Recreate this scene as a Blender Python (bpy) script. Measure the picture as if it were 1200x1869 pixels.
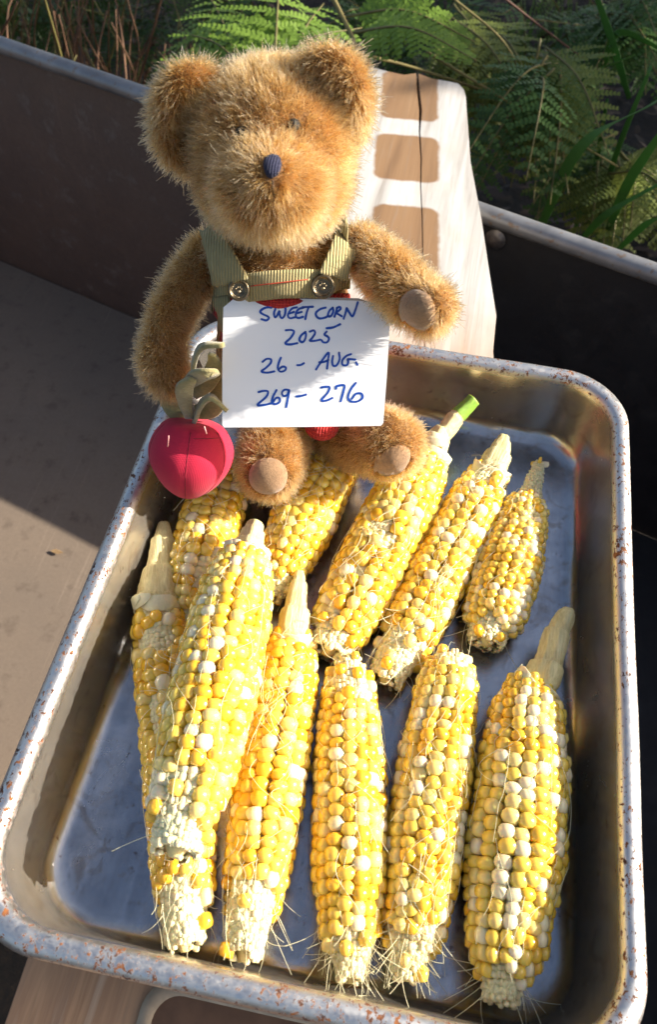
import bpy, bmesh, math, random
import numpy as np
from mathutils import Vector, Matrix, noise
from mathutils.bvhtree import BVHTree

# ------------------------------------------------------------------ camera, sky, sun, exposure
SC = bpy.context.scene
for o in list(bpy.data.objects):
    bpy.data.objects.remove(o)
COL = SC.collection
FPX, CU, CV = 1435.0, 600.0, 934.5                    # focal length in photo pixels, photo centre
CAM = np.array([0.00095686, -0.20616439, 0.43936766])
RB = np.array([[0.9812374779958982, -0.18181131893669567, 0.06416896510578941],
               [0.18656426253052996, 0.8113757996625008, -0.5539522431297456],
               [0.04864964257513515, 0.5555303376311111, 0.8300718380048652]])
cd = bpy.data.cameras.new("camera")
cam = bpy.data.objects.new("camera", cd); COL.objects.link(cam)
M4 = Matrix([list(RB[i]) + [CAM[i]] for i in range(3)] + [[0, 0, 0, 1]])
cam.matrix_world = M4
cd.sensor_fit = 'VERTICAL'; cd.sensor_height = 36.0; cd.lens = FPX / 1869 * 36.0
cd.clip_start = 0.01; cd.clip_end = 200
cd.dof.use_dof = True; cd.dof.focus_distance = 0.45; cd.dof.aperture_fstop = 13.0
SC.camera = cam

SUN = Vector((0.84, 0.22, 0.45)).normalized()          # towards the sun
w = bpy.data.worlds.new("World"); SC.world = w; w.use_nodes = True
nt = w.node_tree
bg = nt.nodes["Background"]; sky = nt.nodes.new("ShaderNodeTexSky")
sky.sky_type = 'NISHITA'; sky.sun_disc = False
sky.sun_elevation = math.asin(SUN.z); sky.sun_rotation = math.atan2(SUN.x, SUN.y)
nt.links.new(sky.outputs[0], bg.inputs[0]); bg.inputs[1].default_value = 0.09
sky.dust_density = 3.5; sky.ozone_density = 0.35; sky.air_density = 1.0
sl = bpy.data.lights.new("sun", 'SUN'); sl.energy = 5.0; sl.angle = math.radians(0.5); sl.color = (1, 0.93, 0.82)
so = bpy.data.objects.new("sun", sl); COL.objects.link(so)
so.rotation_euler = SUN.to_track_quat('Z', 'Y').to_euler(); so.location = SUN * 5
vs = SC.view_settings
vs.view_transform = 'Standard'; vs.look = 'None'; vs.gamma = 1; vs.use_curve_mapping = False
vs.exposure = 1.25
SC.cycles.max_bounces = 8
SC.cycles.use_denoising = True

RND = random.Random(7)
NR = np.random.default_rng(7)

# ------------------------------------------------------------------ measuring from the photograph
def ray(u, v):
    return RB @ np.array([(u - CU) / FPX, -(v - CV) / FPX, -1.0])
def at(u, v, z=0.0):
    d = ray(u, v); k = (z - CAM[2]) / d[2]; return CAM + k * d
def onplane(u, v, p, n):
    d = ray(u, v); k = np.dot(np.array(p) - CAM, n) / np.dot(d, n); return CAM + k * d
def depth(p):
    return float(np.dot(np.array(p) - CAM, -RB[:, 2]))
def px2m(p):
    return depth(p) / FPX
B0 = np.array([-0.052, 0.128, 0.0])
BN = np.array([-0.15, 0.9887, 0.0])
def bp(u, v, yb=0.0):                                    # point in the bear's upright plane shifted back by yb
    return onplane(u, v, B0 + BN * yb, BN)
def aty(u, v, y):
    return onplane(u, v, (0, y, 0), np.array([0, 1.0, 0]))

# ------------------------------------------------------------------ object helpers
def tag(o, label=None, cat=None, group=None, kind=None):
    if label: o["label"] = label
    if cat: o["category"] = cat
    if group: o["group"] = group
    if kind: o["kind"] = kind
    return o
def empty(name, loc=(0, 0, 0), label=None, cat=None, group=None):
    o = bpy.data.objects.new(name, None); COL.objects.link(o); o.location = Vector(loc); o.empty_display_size = 0.02
    return tag(o, label, cat, group)
def obj(name, me, parent=None, mats=None, off=None):
    if off is not None:
        me.transform(Matrix.Translation(-Vector(off)))
    o = bpy.data.objects.new(name, me); COL.objects.link(o)
    if parent is not None: o.parent = parent
    for m in (mats if isinstance(mats, (list, tuple)) else [mats] if mats else []):
        me.materials.append(m)
    return o
def smooth(me, flag=True):
    me.polygons.foreach_set("use_smooth", [flag] * len(me.polygons)); return me
def mesh(name, vs_, fs_, sm=True):
    me = bpy.data.meshes.new(name); me.from_pydata([tuple(v) for v in vs_], [], fs_); me.update()
    if sm: smooth(me)
    return me
def bm_mesh(name, bm, sm=False):
    me = bpy.data.meshes.new(name); bm.to_mesh(me); bm.free()
    if sm: smooth(me)
    return me
def box_bm(bm, c, s, rot=None, bev=0):
    r = bmesh.ops.create_cube(bm, size=1)
    m = Matrix.Translation(Vector(c)) @ (rot.to_4x4() if rot else Matrix.Identity(4)) @ Matrix.Diagonal((*s, 1))
    bmesh.ops.transform(bm, matrix=m, verts=r['verts'])
    return r
def catmull(pts, n=6):
    P = [np.array(p, float) for p in pts]
    if len(P) < 3:
        return [P[0] + (P[-1] - P[0]) * i / n for i in range(n + 1)]
    P = [2 * P[0] - P[1]] + P + [2 * P[-1] - P[-2]]
    out = []
    for i in range(1, len(P) - 2):
        for k in range(n):
            t = k / n
            a, b, c, d = P[i - 1], P[i], P[i + 1], P[i + 2]
            out.append(0.5 * (2 * b + (c - a) * t + (2 * a - 5 * b + 4 * c - d) * t * t + (3 * b - a - 3 * c + d) * t ** 3))
    out.append(P[-2]); return out
def tube(pts, rad, seg=6, cap=True):
    """vertices and faces of a tube along pts; rad a number or one per point"""
    P = [Vector(p) for p in pts]; n = len(P)
    R_ = rad if hasattr(rad, '__len__') else [rad] * n
    V, F = [], []
    up = Vector((0.13, 0.31, 0.94))
    for i in range(n):
        t = (P[min(i + 1, n - 1)] - P[max(i - 1, 0)]).normalized()
        a = t.cross(up)
        if a.length < 1e-3: a = t.cross(Vector((1, 0, 0)))
        a.normalize(); b = t.cross(a)
        for k in range(seg):
            an = 2 * math.pi * k / seg
            V.append(P[i] + (a * math.cos(an) + b * math.sin(an)) * R_[i])
    for i in range(n - 1):
        for k in range(seg):
            k2 = (k + 1) % seg
            F.append((i * seg + k, i * seg + k2, (i + 1) * seg + k2, (i + 1) * seg + k))
    if cap:
        F.append(tuple(range(seg - 1, -1, -1))); F.append(tuple((n - 1) * seg + k for k in range(seg)))
    return V, F
def join(parts):
    V, F = [], []
    for v, f in parts:
        b = len(V); V += list(v); F += [tuple(i + b for i in q) for q in f]
    return V, F
def strip(pts, widths, thick, side):
    """a thick bent strip (felt leaf, strap): pts centre line, side = width direction per point or one"""
    V, F = [], []
    n = len(pts)
    for i in range(n):
        p = Vector(pts[i]); t = (Vector(pts[min(i + 1, n - 1)]) - Vector(pts[max(i - 1, 0)])).normalized()
        s = Vector(side[i] if isinstance(side, list) else side); s = (s - t * s.dot(t)).normalized(); nn = t.cross(s)
        wd = widths[i] / 2; h = thick / 2
        for a, b in ((-1, -.6), (-.9, -1), (.9, -1), (1, -.6), (1, .6), (.9, 1), (-.9, 1), (-1, .6)):
            V.append(p + s * a * wd + nn * b * h)
    for i in range(n - 1):
        for k in range(8):
            F.append((i * 8 + k, i * 8 + (k + 1) % 8, (i + 1) * 8 + (k + 1) % 8, (i + 1) * 8 + k))
    F.append(tuple(range(7, -1, -1))); F.append(tuple((n - 1) * 8 + k for k in range(8)))
    return V, F
def curves_obj(name, pts, r0, r1, mat, parent=None, off=None):
    """pts (N,K,3) -> one CURVES object of fine strands"""
    pts = np.asarray(pts, dtype=np.float32)
    if off is not None: pts = pts - np.asarray(off, dtype=np.float32)
    N, K, _ = pts.shape
    hc = bpy.data.hair_curves.new(name); hc.add_curves([K] * N)
    hc.attributes["position"].data.foreach_set("vector", np.ascontiguousarray(pts.reshape(-1)))
    ra = hc.attributes.get("radius") or hc.attributes.new("radius", 'FLOAT', 'POINT')
    rr = np.tile(np.linspace(r0, r1, K, dtype=np.float32), N)
    ra.data.foreach_set("value", rr)
    hc.materials.append(mat)
    o = bpy.data.objects.new(name, hc); COL.objects.link(o)
    if parent is not None: o.parent = parent
    return o

# ------------------------------------------------------------------ material helpers
class MT:
    def __init__(s, name):
        s.m = bpy.data.materials.new(name); s.m.use_nodes = True; s.t = s.m.node_tree
        s.b = s.t.nodes["Principled BSDF"]; s.out = s.t.nodes["Material Output"]
    def n(s, typ, **kw):
        x = s.t.nodes.new(typ)
        for k, v in kw.items(): setattr(x, k, v)
        return x
    def l(s, a, b): s.t.links.new(a, b)
    def set(s, **kw):
        for k, v in kw.items():
            i = s.b.inputs[k.replace('_', ' ')]
            i.default_value = (*v, 1) if isinstance(v, tuple) and len(v) == 3 and i.type == 'RGBA' else v
        return s
    def coord(s, what='Object', scale=(1, 1, 1), rot=(0, 0, 0), loc=(0, 0, 0)):
        c = s.n('ShaderNodeTexCoord'); mp = s.n('ShaderNodeMapping')
        mp.inputs['Scale'].default_value = scale; mp.inputs['Rotation'].default_value = rot; mp.inputs['Location'].default_value = loc
        s.l(c.outputs[what], mp.inputs[0]); return mp.outputs[0]
    def noise(s, co, scale, detail=4, rough=.55, dist=0):
        x = s.n('ShaderNodeTexNoise'); x.inputs['Scale'].default_value = scale; x.inputs['Detail'].default_value = detail
        x.inputs['Roughness'].default_value = rough; x.inputs['Distortion'].default_value = dist
        s.l(co, x.inputs['Vector']); return x.outputs['Fac']
    def ramp(s, f, stops, interp='LINEAR'):
        r = s.n('ShaderNodeValToRGB'); r.color_ramp.interpolation = interp; e = r.color_ramp.elements
        while len(e) < len(stops): e.new(0.5)
        for i, (p, c) in enumerate(stops):
            e[i].position = p; e[i].color = (*c, 1) if hasattr(c, '__len__') else (c, c, c, 1)
        s.l(f, r.inputs[0]); return r.outputs[0]
    def mix(s, f, a, b, typ='MIX'):
        x = s.n('ShaderNodeMix', data_type='RGBA', blend_type=typ)
        for i, v in ((0, f), (6, a), (7, b)):
            if hasattr(v, 'is_linked') or hasattr(v, 'links'): s.l(v, x.inputs[i])
            else: x.inputs[i].default_value = (*v, 1) if hasattr(v, '__len__') else v
        return x.outputs[2]
    def math(s, op, a, b=None, clamp=False):
        x = s.n('ShaderNodeMath', operation=op, use_clamp=clamp)
        for i, v in ((0, a), (1, b)):
            if v is None: continue
            if hasattr(v, 'links'): s.l(v, x.inputs[i])
            else: x.inputs[i].default_value = v
        return x.outputs[0]
    def col(s, c): s.l(c, s.b.inputs['Base Color']); return s
    def rough(s, c): s.l(c, s.b.inputs['Roughness']); return s
    def bump(s, h, strength=.3, dist=.001):
        x = s.n('ShaderNodeBump'); x.inputs['Strength'].default_value = strength; x.inputs['Distance'].default_value = dist
        s.l(h, x.inputs['Height']); s.l(x.outputs[0], s.b.inputs['Normal']); return s

def simple(name, c, rough=.6, var=.25, scale=60, bump=0, bdist=.001, **kw):
    m = MT(name); m.set(Roughness=rough, **kw)
    co = m.coord(); f = m.noise(co, scale)
    m.col(m.ramp(f, [(.3, tuple(x * (1 - var) for x in c)), (.7, tuple(min(1, x * (1 + var)) for x in c))]))
    if bump: m.bump(f, bump, bdist)
    return m.m

def m_soil():
    m = MT("soil"); m.set(Roughness=.95)
    co = m.coord(); f = m.noise(co, 9, 8, .7); g = m.noise(co, 60, 6, .7)
    c = m.ramp(f, [(.3, (.006, .005, .004)), (.55, (.022, .014, .009)), (.75, (.05, .028, .016))])
    m.col(m.mix(m.ramp(g, [(.55, 0), (.7, .5)]), c, (.07, .04, .022))); m.bump(g, .8, .02); return m.m
def m_barrow(name, base, rusty, spots):
    m = MT(name); m.set(Roughness=.62, Metallic=.0)
    co = m.coord(); f = m.noise(co, 6, 6, .6, .4); g = m.noise(co, 40, 5, .65); h = m.noise(co, 260, 3, .6)
    c = m.ramp(f, [(.3, base), (.62, tuple(.55 * a + .45 * b for a, b in zip(base, rusty))), (.8, rusty)])
    c = m.mix(m.ramp(g, [(.56, 0), (.70, .7)]), c, spots)
    sc = m.noise(m.coord(scale=(1, .03, .03), rot=(0, 0, 1.2)), 160, 4, .7); c = m.mix(m.ramp(sc, [(.60, 0), (.70, .35)]), c, tuple(min(1, x * 2.2) for x in base))
    m.col(m.mix(m.math('MULTIPLY', h, .5), c, tuple(x * .5 for x in base)))
    m.rough(m.ramp(g, [(.3, .5), (.7, .8)])); m.bump(h, .25, .0006); return m.m
def m_rim():
    m = MT("galvanised_rim"); m.set(Metallic=.5)
    co = m.coord(); f = m.noise(co, 30, 5); g = m.noise(co, 150, 4)
    c = m.ramp(f, [(.3, (.17, .17, .175)), (.7, (.28, .28, .285))])
    m.col(m.mix(m.ramp(g, [(.6, 0), (.68, .8)]), c, (.2, .13, .08))); m.rough(m.ramp(f, [(.3, .38), (.7, .55)])); m.bump(g, .15, .0005); return m.m

def m_plank():
    m = MT("weathered_plank"); m.set(Roughness=.8)
    co = m.coord(); gr = m.coord(scale=(1, .06, 1), rot=(0, 0, math.radians(-6.3)))
    f = m.noise(gr, 55, 6, .6, .6); g = m.noise(gr, 260, 4, .6); h = m.noise(co, 14, 5, .6)
    # boards bleached pale by weather, with grain and greyer stretches
    pale = m.ramp(f, [(.28, (.20, .17, .14)), (.40, (.38, .355, .325)), (.55, (.49, .475, .45)), (.8, (.56, .55, .535))])
    pale = m.mix(m.ramp(h, [(.5, 0), (.75, .45)]), pale, (.50, .38, .27))
    brown = m.ramp(f, [(.25, (.15, .080, .036)), (.5, (.23, .128, .058)), (.8, (.28, .165, .080))])
    # rounded brown marks where the bleaching was covered: masks in the plank's own coordinates
    sep = m.n('ShaderNodeSeparateXYZ'); wob = m.noise(co, 90, 3)
    rot = m.coord(rot=(0, 0, math.radians(-6.3))); m.l(rot, sep.inputs[0])
    x = m.math('ADD', sep.outputs[0], m.math('MULTIPLY', m.math('SUBTRACT', wob, .5), .004)); y = m.math('ADD', sep.outputs[1], m.math('MULTIPLY', m.math('SUBTRACT', wob, .5), -.004))
    tot = None
    for (cx, cy, hx, hy, r) in PATCHES:
        qx = m.math('MAXIMUM', m.math('SUBTRACT', m.math('ABSOLUTE', m.math('SUBTRACT', x, cx)), hx - r), 0)
        qy = m.math('MAXIMUM', m.math('SUBTRACT', m.math('ABSOLUTE', m.math('SUBTRACT', y, cy)), hy - r), 0)
        d = m.math('SUBTRACT', m.math('SQRT', m.math('ADD', m.math('MULTIPLY', qx, qx), m.math('MULTIPLY', qy, qy))), r)
        k = m.math('SUBTRACT', .5, m.math('DIVIDE', d, .0035), True)
        tot = k if tot is None else m.math('MAXIMUM', tot, k)
    # bare brown wood towards the near end, with fuzzy border
    yy = m.math('SUBTRACT', .125, m.math('ADD', sep.outputs[1], m.math('MULTIPLY', m.math('SUBTRACT', h, .5), .12)))
    near = m.math('MULTIPLY', yy, 8, True)
    c = m.mix(tot, pale, brown)
    c = m.mix(m.math('MULTIPLY', near, .92), c, m.ramp(f, [(.3, (.22, .11, .05)), (.45, (.46, .26, .13)), (.55, (.34, .18, .085)), (.7, (.56, .40, .26))]))
    m.col(m.mix(m.ramp(g, [(.55, 0), (.75, .35)]), c, (.22, .17, .13)))
    m.bump(m.math('ADD', f, m.math('MULTIPLY', g, .5)), .35, .0012); return m.m

def m_tin(kind):
    m = MT("steel_" + kind)
    co = m.coord(); f = m.noise(co, 22, 5, .6, .5); g = m.noise(co, 170, 4, .65); h = m.noise(m.coord(scale=(1, .04, 1)), 700, 3)
    sep = m.n('ShaderNodeSeparateXYZ'); m.l(m.coord(), sep.inputs[0]); z = sep.outputs[2]
    sm = m.ramp(m.noise(co, 240, 6, .75, .6), [(.3, .0), (.7, 1.0)])
    base = m.mix(sm, m.ramp(f, [(.3, (.44, .45, .47)), (.7, (.56, .57, .59))]), (.57, .555, .535))
    # baked-on tarnish and the corn's ochre reflection, painted on the wall, blotches on the base
    wallk = m.math('MULTIPLY', m.math('MULTIPLY', m.math('SUBTRACT', z, .004), 90, True), m.math('MULTIPLY', m.math('SUBTRACT', .0565, z), 180, True))
    tarn_refl = m.ramp(m.noise(co, 45, 5, .6, .8), [(.35, (.38, .29, .18)), (.7, (.55, .46, .33))])
    c = m.mix(m.math('MULTIPLY', wallk, m.ramp(f, [(.25, .25), (.7, .75)])), base, tarn_refl)
    blot = m.ramp(m.noise(co, 60, 5, .65, 1.2), [(.54, 0), (.66, .6)])
    c = m.mix(m.math('MULTIPLY', blot, m.math('MULTIPLY', m.math('SUBTRACT', .050, z), 100, True)), c, (.33, .26, .20))
    c = m.mix(m.ramp(g, [(.64, 0), (.70, .75)]), c, (.17, .11, .08))
    # rust flecks gather on the rim
    rimk = m.math('MULTIPLY', m.math('SUBTRACT', z, .0535), 400, True)
    big = m.noise(co, 40, 4, .6)
    fl = m.noise(m.coord(scale=(1, .7, 1)), 420, 4, .72, .4)
    thr = m.math('ADD', fl, m.math('MULTIPLY', m.math('SUBTRACT', big, .5), .35))
    rust = m.math('MULTIPLY', m.ramp(thr, [(.55, 0), (.595, 1)]), rimk)
    rc = m.ramp(m.noise(co, 260, 3), [(.35, (.045, .015, .007)), (.5, (.13, .042, .012)), (.68, (.28, .10, .025))])
    flo = m.math('MULTIPLY', m.math('SUBTRACT', .0055, z), 600, True)
    st = m.noise(m.coord(scale=(1, .12, 1), rot=(0, 0, .3)), 130, 6, .75, .5); st2 = m.noise(co, 28, 6, .7, 1.5)
    dk = m.ramp(m.math('ADD', m.math('MULTIPLY', st, .4), m.math('MULTIPLY', st2, .6)), [(.33, (.44, .46, .52)), (.5, (.64, .67, .73)), (.65, (.86, .89, .95))])
    fk = m.ramp(m.noise(m.coord(scale=(1, .35, 1), rot=(0, 0, .8)), 330, 4, .75), [(.60, 0), (.68, .55)])
    dk = m.mix(fk, dk, (.22, .19, .17))
    c = m.mix(flo, c, m.mix(1.0, c, dk, 'MULTIPLY'))
    c = m.mix(rust, c, rc); m.col(c)
    m.l(m.math('SUBTRACT', m.math('SUBTRACT', .97, m.math('MULTIPLY', wallk, .15)), rust, True), m.b.inputs['Metallic'])
    ro = m.mix(rimk, m.ramp(f, [(.25, .17), (.75, .30)]), m.ramp(sm, [(.2, .36), (.8, .54)]))
    m.rough(m.mix(rust, ro, (.85, .85, .85)))
    m.bump(m.math('ADD', m.math('ADD', m.math('MULTIPLY', sm, .5), m.math('MULTIPLY', h, .5)), m.math('MULTIPLY', rust, .8)), .10, .0006)
    return m.m

def m_kernel(name, c, c2):
    m = MT(name); m.set(Roughness=.22, Subsurface_Weight=.55, Subsurface_Scale=.0030, Specular_IOR_Level=.55, Coat_Weight=.5, Coat_Roughness=.10)
    m.b.inputs['Subsurface Radius'].default_value = (1.0, .62, .2)
    oi = m.n('ShaderNodeObjectInfo'); co = m.coord('Object')
    f = m.noise(co, .9, 2)
    m.col(m.mix(m.math('MULTIPLY', m.math('ADD', oi.outputs['Random'], f), .5), c, c2)); return m.m

def m_fur():
    m = MT("golden_fur"); t = m.t
    hi = m.n('ShaderNodeHairInfo'); h = m.n('ShaderNodeBsdfHairPrincipled')
    h.model = 'CHIANG'; h.parametrization = 'COLOR'
    c = m.ramp(hi.outputs['Intercept'], [(0, (.14, .047, .009)), (.45, (.26, .112, .026)), (1, (.40, .225, .085))])
    v = m.ramp(hi.outputs['Random'], [(0, (.55, .50, .45)), (.5, (.95, .95, .95)), (.85, (1.15, 1.15, 1.2)), (1, (1.5, 1.6, 1.8))])
    m.l(m.mix(1.0, c, v, 'MULTIPLY'), h.inputs['Color'])
    h.inputs['Roughness'].default_value = .32; h.inputs['Radial Roughness'].default_value = .45
    h.inputs['Coat'].default_value = .1
    m.l(h.outputs[0], m.out.inputs['Surface']); return m.m

def m_strand(name, c, rough=.5):
    m = MT(name); m.set(Roughness=rough, Transmission_Weight=0.0, Subsurface_Weight=0.0)
    hi = m.n('ShaderNodeHairInfo')
    m.col(m.ramp(hi.outputs['Random'], [(0, tuple(x * .75 for x in c)), (1, tuple(min(1, x * 1.15) for x in c))])); return m.m

def m_cloth(name, c, period, rot=0, strength=.6, dist=.0007, grid=False, var=.2):
    m = MT(name); m.set(Roughness=.85, Sheen_Weight=.08, Sheen_Roughness=.5)
    co = m.coord(rot=(0, 0, rot))
    wv = m.n('ShaderNodeTexWave', wave_type='BANDS', bands_direction='X', wave_profile='SIN')
    wv.inputs['Scale'].default_value = 1.0 / period / 3.2; wv.inputs['Distortion'].default_value = .6; wv.inputs['Detail'].default_value = 1
    m.l(co, wv.inputs[0]); h = wv.outputs['Fac']
    if grid:
        w2 = m.n('ShaderNodeTexWave', wave_type='BANDS', bands_direction='Z', wave_profile='SIN')
        w2.inputs['Scale'].default_value = 1.0 / period / 3.2; m.l(co, w2.inputs[0])
        h = m.math('ADD', h, w2.outputs['Fac'])
    f = m.noise(co, 250, 4, .7); g = m.noise(co, 40, 3)
    hh = m.math('ADD', h, m.math('MULTIPLY', f, .6))
    cc = m.ramp(m.math('ADD', m.math('MULTIPLY', f, .6), m.math('MULTIPLY', g, .4)), [(.3, tuple(x * (1 - var) for x in c)), (.7, tuple(min(1, x * (1 + var)) for x in c))])
    m.col(m.mix(m.math('MULTIPLY', m.math('SUBTRACT', 1, h, True), .35), cc, tuple(x * .4 for x in c)) if not grid else cc)
    m.bump(hh, strength, dist); return m.m
def m_felt(name, c):
    m = MT(name); m.set(Roughness=.95, Sheen_Weight=.4)
    co = m.coord(); f = m.noise(co, 700, 5, .75); g = m.noise(co, 160, 3)
    m.col(m.ramp(m.math('ADD', m.math('MULTIPLY', f, .6), m.math('MULTIPLY', g, .4)), [(.35, tuple(x * .62 for x in c)), (.65, tuple(x * 1.15 for x in c))]))
    m.bump(f, .7, .0008); return m.m
def m_leaf(name, c, c2, trans=.35):
    m = MT(name); m.set(Roughness=.45, Specular_IOR_Level=.35)
    oi = m.n('ShaderNodeObjectInfo'); co = m.coord(); f = m.noise(co, 14, 4)
    cc = m.mix(m.math('MULTIPLY', m.math('ADD', f, oi.outputs['Random']), .5), c, c2); m.col(cc)
    tr = m.n('ShaderNodeBsdfTranslucent'); m.l(cc, tr.inputs[0]); mx = m.n('ShaderNodeMixShader'); mx.inputs[0].default_value = trans
    m.l(m.b.outputs[0], mx.inputs[1]); m.l(tr.outputs[0], mx.inputs[2]); m.l(mx.outputs[0], m.out.inputs['Surface']); return m.m

# ================================================================== the setting
ZG, ZF, ZR = -0.78, -0.39, -0.04                         # ground, barrow floor, barrow rim
gm = mesh("ground", [(-40, -40, ZG), (40, -40, ZG), (40, 40, ZG), (-40, 40, ZG)], [(0, 1, 2, 3)], False)
tag(obj("ground", gm, None, m_soil()), kind="structure")

# ---- metal barrow tray under the plank
RIMF = at(0, 82, ZR); RIMF2 = at(1200, 500, ZR)
fd = (RIMF2 - RIMF); fd[2] = 0; fd /= np.linalg.norm(fd)         # along the far wall, to the right
nd = np.array([fd[1], -fd[0], 0.0])                                # towards the camera
def bpt(a, b, z):                                                   # a along the far wall from its point above x=0, b towards the camera
    o_ = RIMF + fd * ((0 - RIMF[0]) / fd[0])
    p = o_ + fd * a + nd * b; return np.array([p[0], p[1], z])
AL, AR, BNEAR = -1.05, 0.60, 0.70
barrow = empty("barrow_tray", bpt(0, .35, ZF), "dark rusty metal barrow tray with rounded pale rim under the plank", "barrow")
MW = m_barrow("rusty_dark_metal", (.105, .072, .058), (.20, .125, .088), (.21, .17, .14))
MB = m_barrow("shade_painted_metal", (.010, .010, .013), (.022, .018, .017), (.04, .035, .033))  # near-black colour paints in the shade of the tray's right half
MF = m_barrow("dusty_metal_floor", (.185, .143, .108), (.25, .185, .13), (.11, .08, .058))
def sheet(name, quad, mat, nx=24, ny=10, amp=.0025, t=.003):
    q = [np.array(p) for p in quad]; V, F = [], []
    nrm = np.cross(q[1] - q[0], q[3] - q[0]); nrm /= np.linalg.norm(nrm)
    for side in (0, 1):
        for j in range(ny + 1):
            for i in range(nx + 1):
                s, r = i / nx, j / ny
                p = q[0] * (1 - s) * (1 - r) + q[1] * s * (1 - r) + q[2] * s * r + q[3] * (1 - s) * r
                e = amp * noise.noise(Vector(p * 5)) * math.sin(math.pi * s) * math.sin(math.pi * r) if amp else 0
                V.append(p + nrm * (e - side * t))
    n1 = (nx + 1) * (ny + 1)
    for j in range(ny):
        for i in range(nx):
            a = j * (nx + 1) + i; b = a + 1; c = b + nx + 1; d = a + nx + 1
            F.append((a, b, c, d)); F.append((n1 + d, n1 + c, n1 + b, n1 + a))
    return obj(name, mesh(name, V, F), barrow, mat, bpt(0, .35, ZF))
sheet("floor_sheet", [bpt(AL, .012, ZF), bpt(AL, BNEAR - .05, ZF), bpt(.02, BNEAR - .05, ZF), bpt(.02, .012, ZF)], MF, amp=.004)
sheet("floor_sheet", [bpt(.021, .012, ZF), bpt(.021, BNEAR - .05, ZF), bpt(AR - .04, BNEAR - .05, ZF), bpt(AR - .04, .012, ZF)], MB, amp=.004)["label"] = "right half of the tray floor, shade painted into its colour"
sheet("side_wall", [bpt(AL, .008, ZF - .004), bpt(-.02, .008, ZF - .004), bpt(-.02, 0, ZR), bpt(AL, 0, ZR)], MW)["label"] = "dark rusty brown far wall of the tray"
sheet("side_wall", [bpt(-.019, .008, ZF - .004), bpt(AR - .03, .008, ZF - .004), bpt(AR, 0, ZR), bpt(-.019, 0, ZR)], MB)["label"] = "right part of the far tray wall, shade painted into its colour"
sheet("side_wall", [bpt(AR - .045, 0.004, ZF - .004), bpt(AR - .045, BNEAR, ZF - .004), bpt(AR, BNEAR, ZR), bpt(AR, 0.004, ZR)], MW)
sheet("side_wall", [bpt(AL, BNEAR - .045, ZF - .004), bpt(AL, BNEAR, ZR), bpt(AR, BNEAR, ZR), bpt(AR - .03, BNEAR - .045, ZF - .004)][::-1], MW)
sheet("side_wall", [bpt(AL, 0, ZF - .004), bpt(AL, 0, ZR), bpt(AL, BNEAR, ZR), bpt(AL, BNEAR, ZF - .004)], MW)
MR = m_rim()
rp = [bpt(AL, 0, ZR)] + [bpt(AL + (AR - AL) * k / 14, 0, ZR) for k in range(1, 14)] + [bpt(AR - .01, .002, ZR), bpt(AR, .012, ZR)] + [bpt(AR, BNEAR * k / 6, ZR) for k in range(1, 6)] + [bpt(AR, BNEAR - .01, ZR), bpt(AR - .01, BNEAR, ZR)] + [bpt(AR - (AR - AL) * k / 14, BNEAR, ZR) for k in range(1, 14)] + [bpt(AL, BNEAR, ZR)]
rim_o = obj("rim", mesh("rim", *tube(rp, .0095, 14)), barrow, MR, bpt(0, .35, ZF))
# bolt heads below the rim
def bolt(u, v):
    p = onplane(u, v, bpt(0, .003, ZR), nd)
    prof = [(0, .004), (.004, .0038), (.0075, .0026), (.0095, .0008), (.011, .0)]
    V, F = [], []; ax = Vector(nd); up = Vector((0, 0, 1)); sd = ax.cross(up)
    for r, h in prof:
        for k in range(16):
            a = k * math.pi / 8; V.append(Vector(p) + sd * math.cos(a) * r + up * math.sin(a) * r + ax * h)
    for i in range(len(prof) - 1):
        for k in range(16): F.append((i * 16 + k, i * 16 + (k + 1) % 16, (i + 1) * 16 + (k + 1) % 16, (i + 1) * 16 + k))
    obj("bolt", mesh("bolt", V, F), barrow, MWB, bpt(0, .35, ZF))
MWB = simple("dark_bolt_metal", (.16, .14, .13), .4, .3, 300, Metallic=.7)
bolt(905, 437)

# ---- plank across the barrow
def rotp(p, a=math.radians(-6.3)):
    return (p[0] * math.cos(a) - p[1] * math.sin(a), p[0] * math.sin(a) + p[1] * math.cos(a))
PATCHES = []
for (l, r, t_, b_) in [((695, 180), (800, 180), (748, 132), (740, 218)), ((684, 285), (802, 295), (745, 247), (738, 330)), ((678, 430), (802, 440), (742, 376), (735, 505))]:
    L_, R_, T_, Bm = (rotp(at(*q, 0.) - np.array([0, .2, 0])) for q in (l, r, t_, b_))
    PATCHES.append(((L_[0] + R_[0]) / 2, (T_[1] + Bm[1]) / 2, abs(R_[0] - L_[0]) / 2, abs(T_[1] - Bm[1]) / 2, .011))
MP = m_plank()
plank = empty("wooden_plank", (0, .2, 0), "bleached wooden plank with three brown rounded marks lying under the tin", "plank")
crack = [(762, 133), (764, 165), (768, 200), (766, 240), (769, 290), (768, 340), (771, 400), (772, 470), (774, 560), (776, 640)]
cr = [at(u, v, 0.0) for u, v in crack]
tl = at(690, 126, 0.0)
left_edge = [np.array([-.126, -.26, 0]), np.array([-.1265, -.2, 0]), np.array([-.128, 0, 0]), np.array([-.137, .3, 0]), np.array([-.148, .5, 0]), np.array([-.152, .66, 0]), np.array([-.147, .683, 0])]
right_edge = [at(848, 163, 0.), at(851, 175, 0.), at(860, 295, 0.), at(880, 400, 0.), at(895, 500, 0.), at(907, 575, 0.), at(901, 640, 0.), np.array([.075, .2, 0]), np.array([.112, -.26, 0])]
crw = [.0011, .0012, .0013, .0006, .0004, .0003, .0002, .00012, .0001, .0001]
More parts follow.
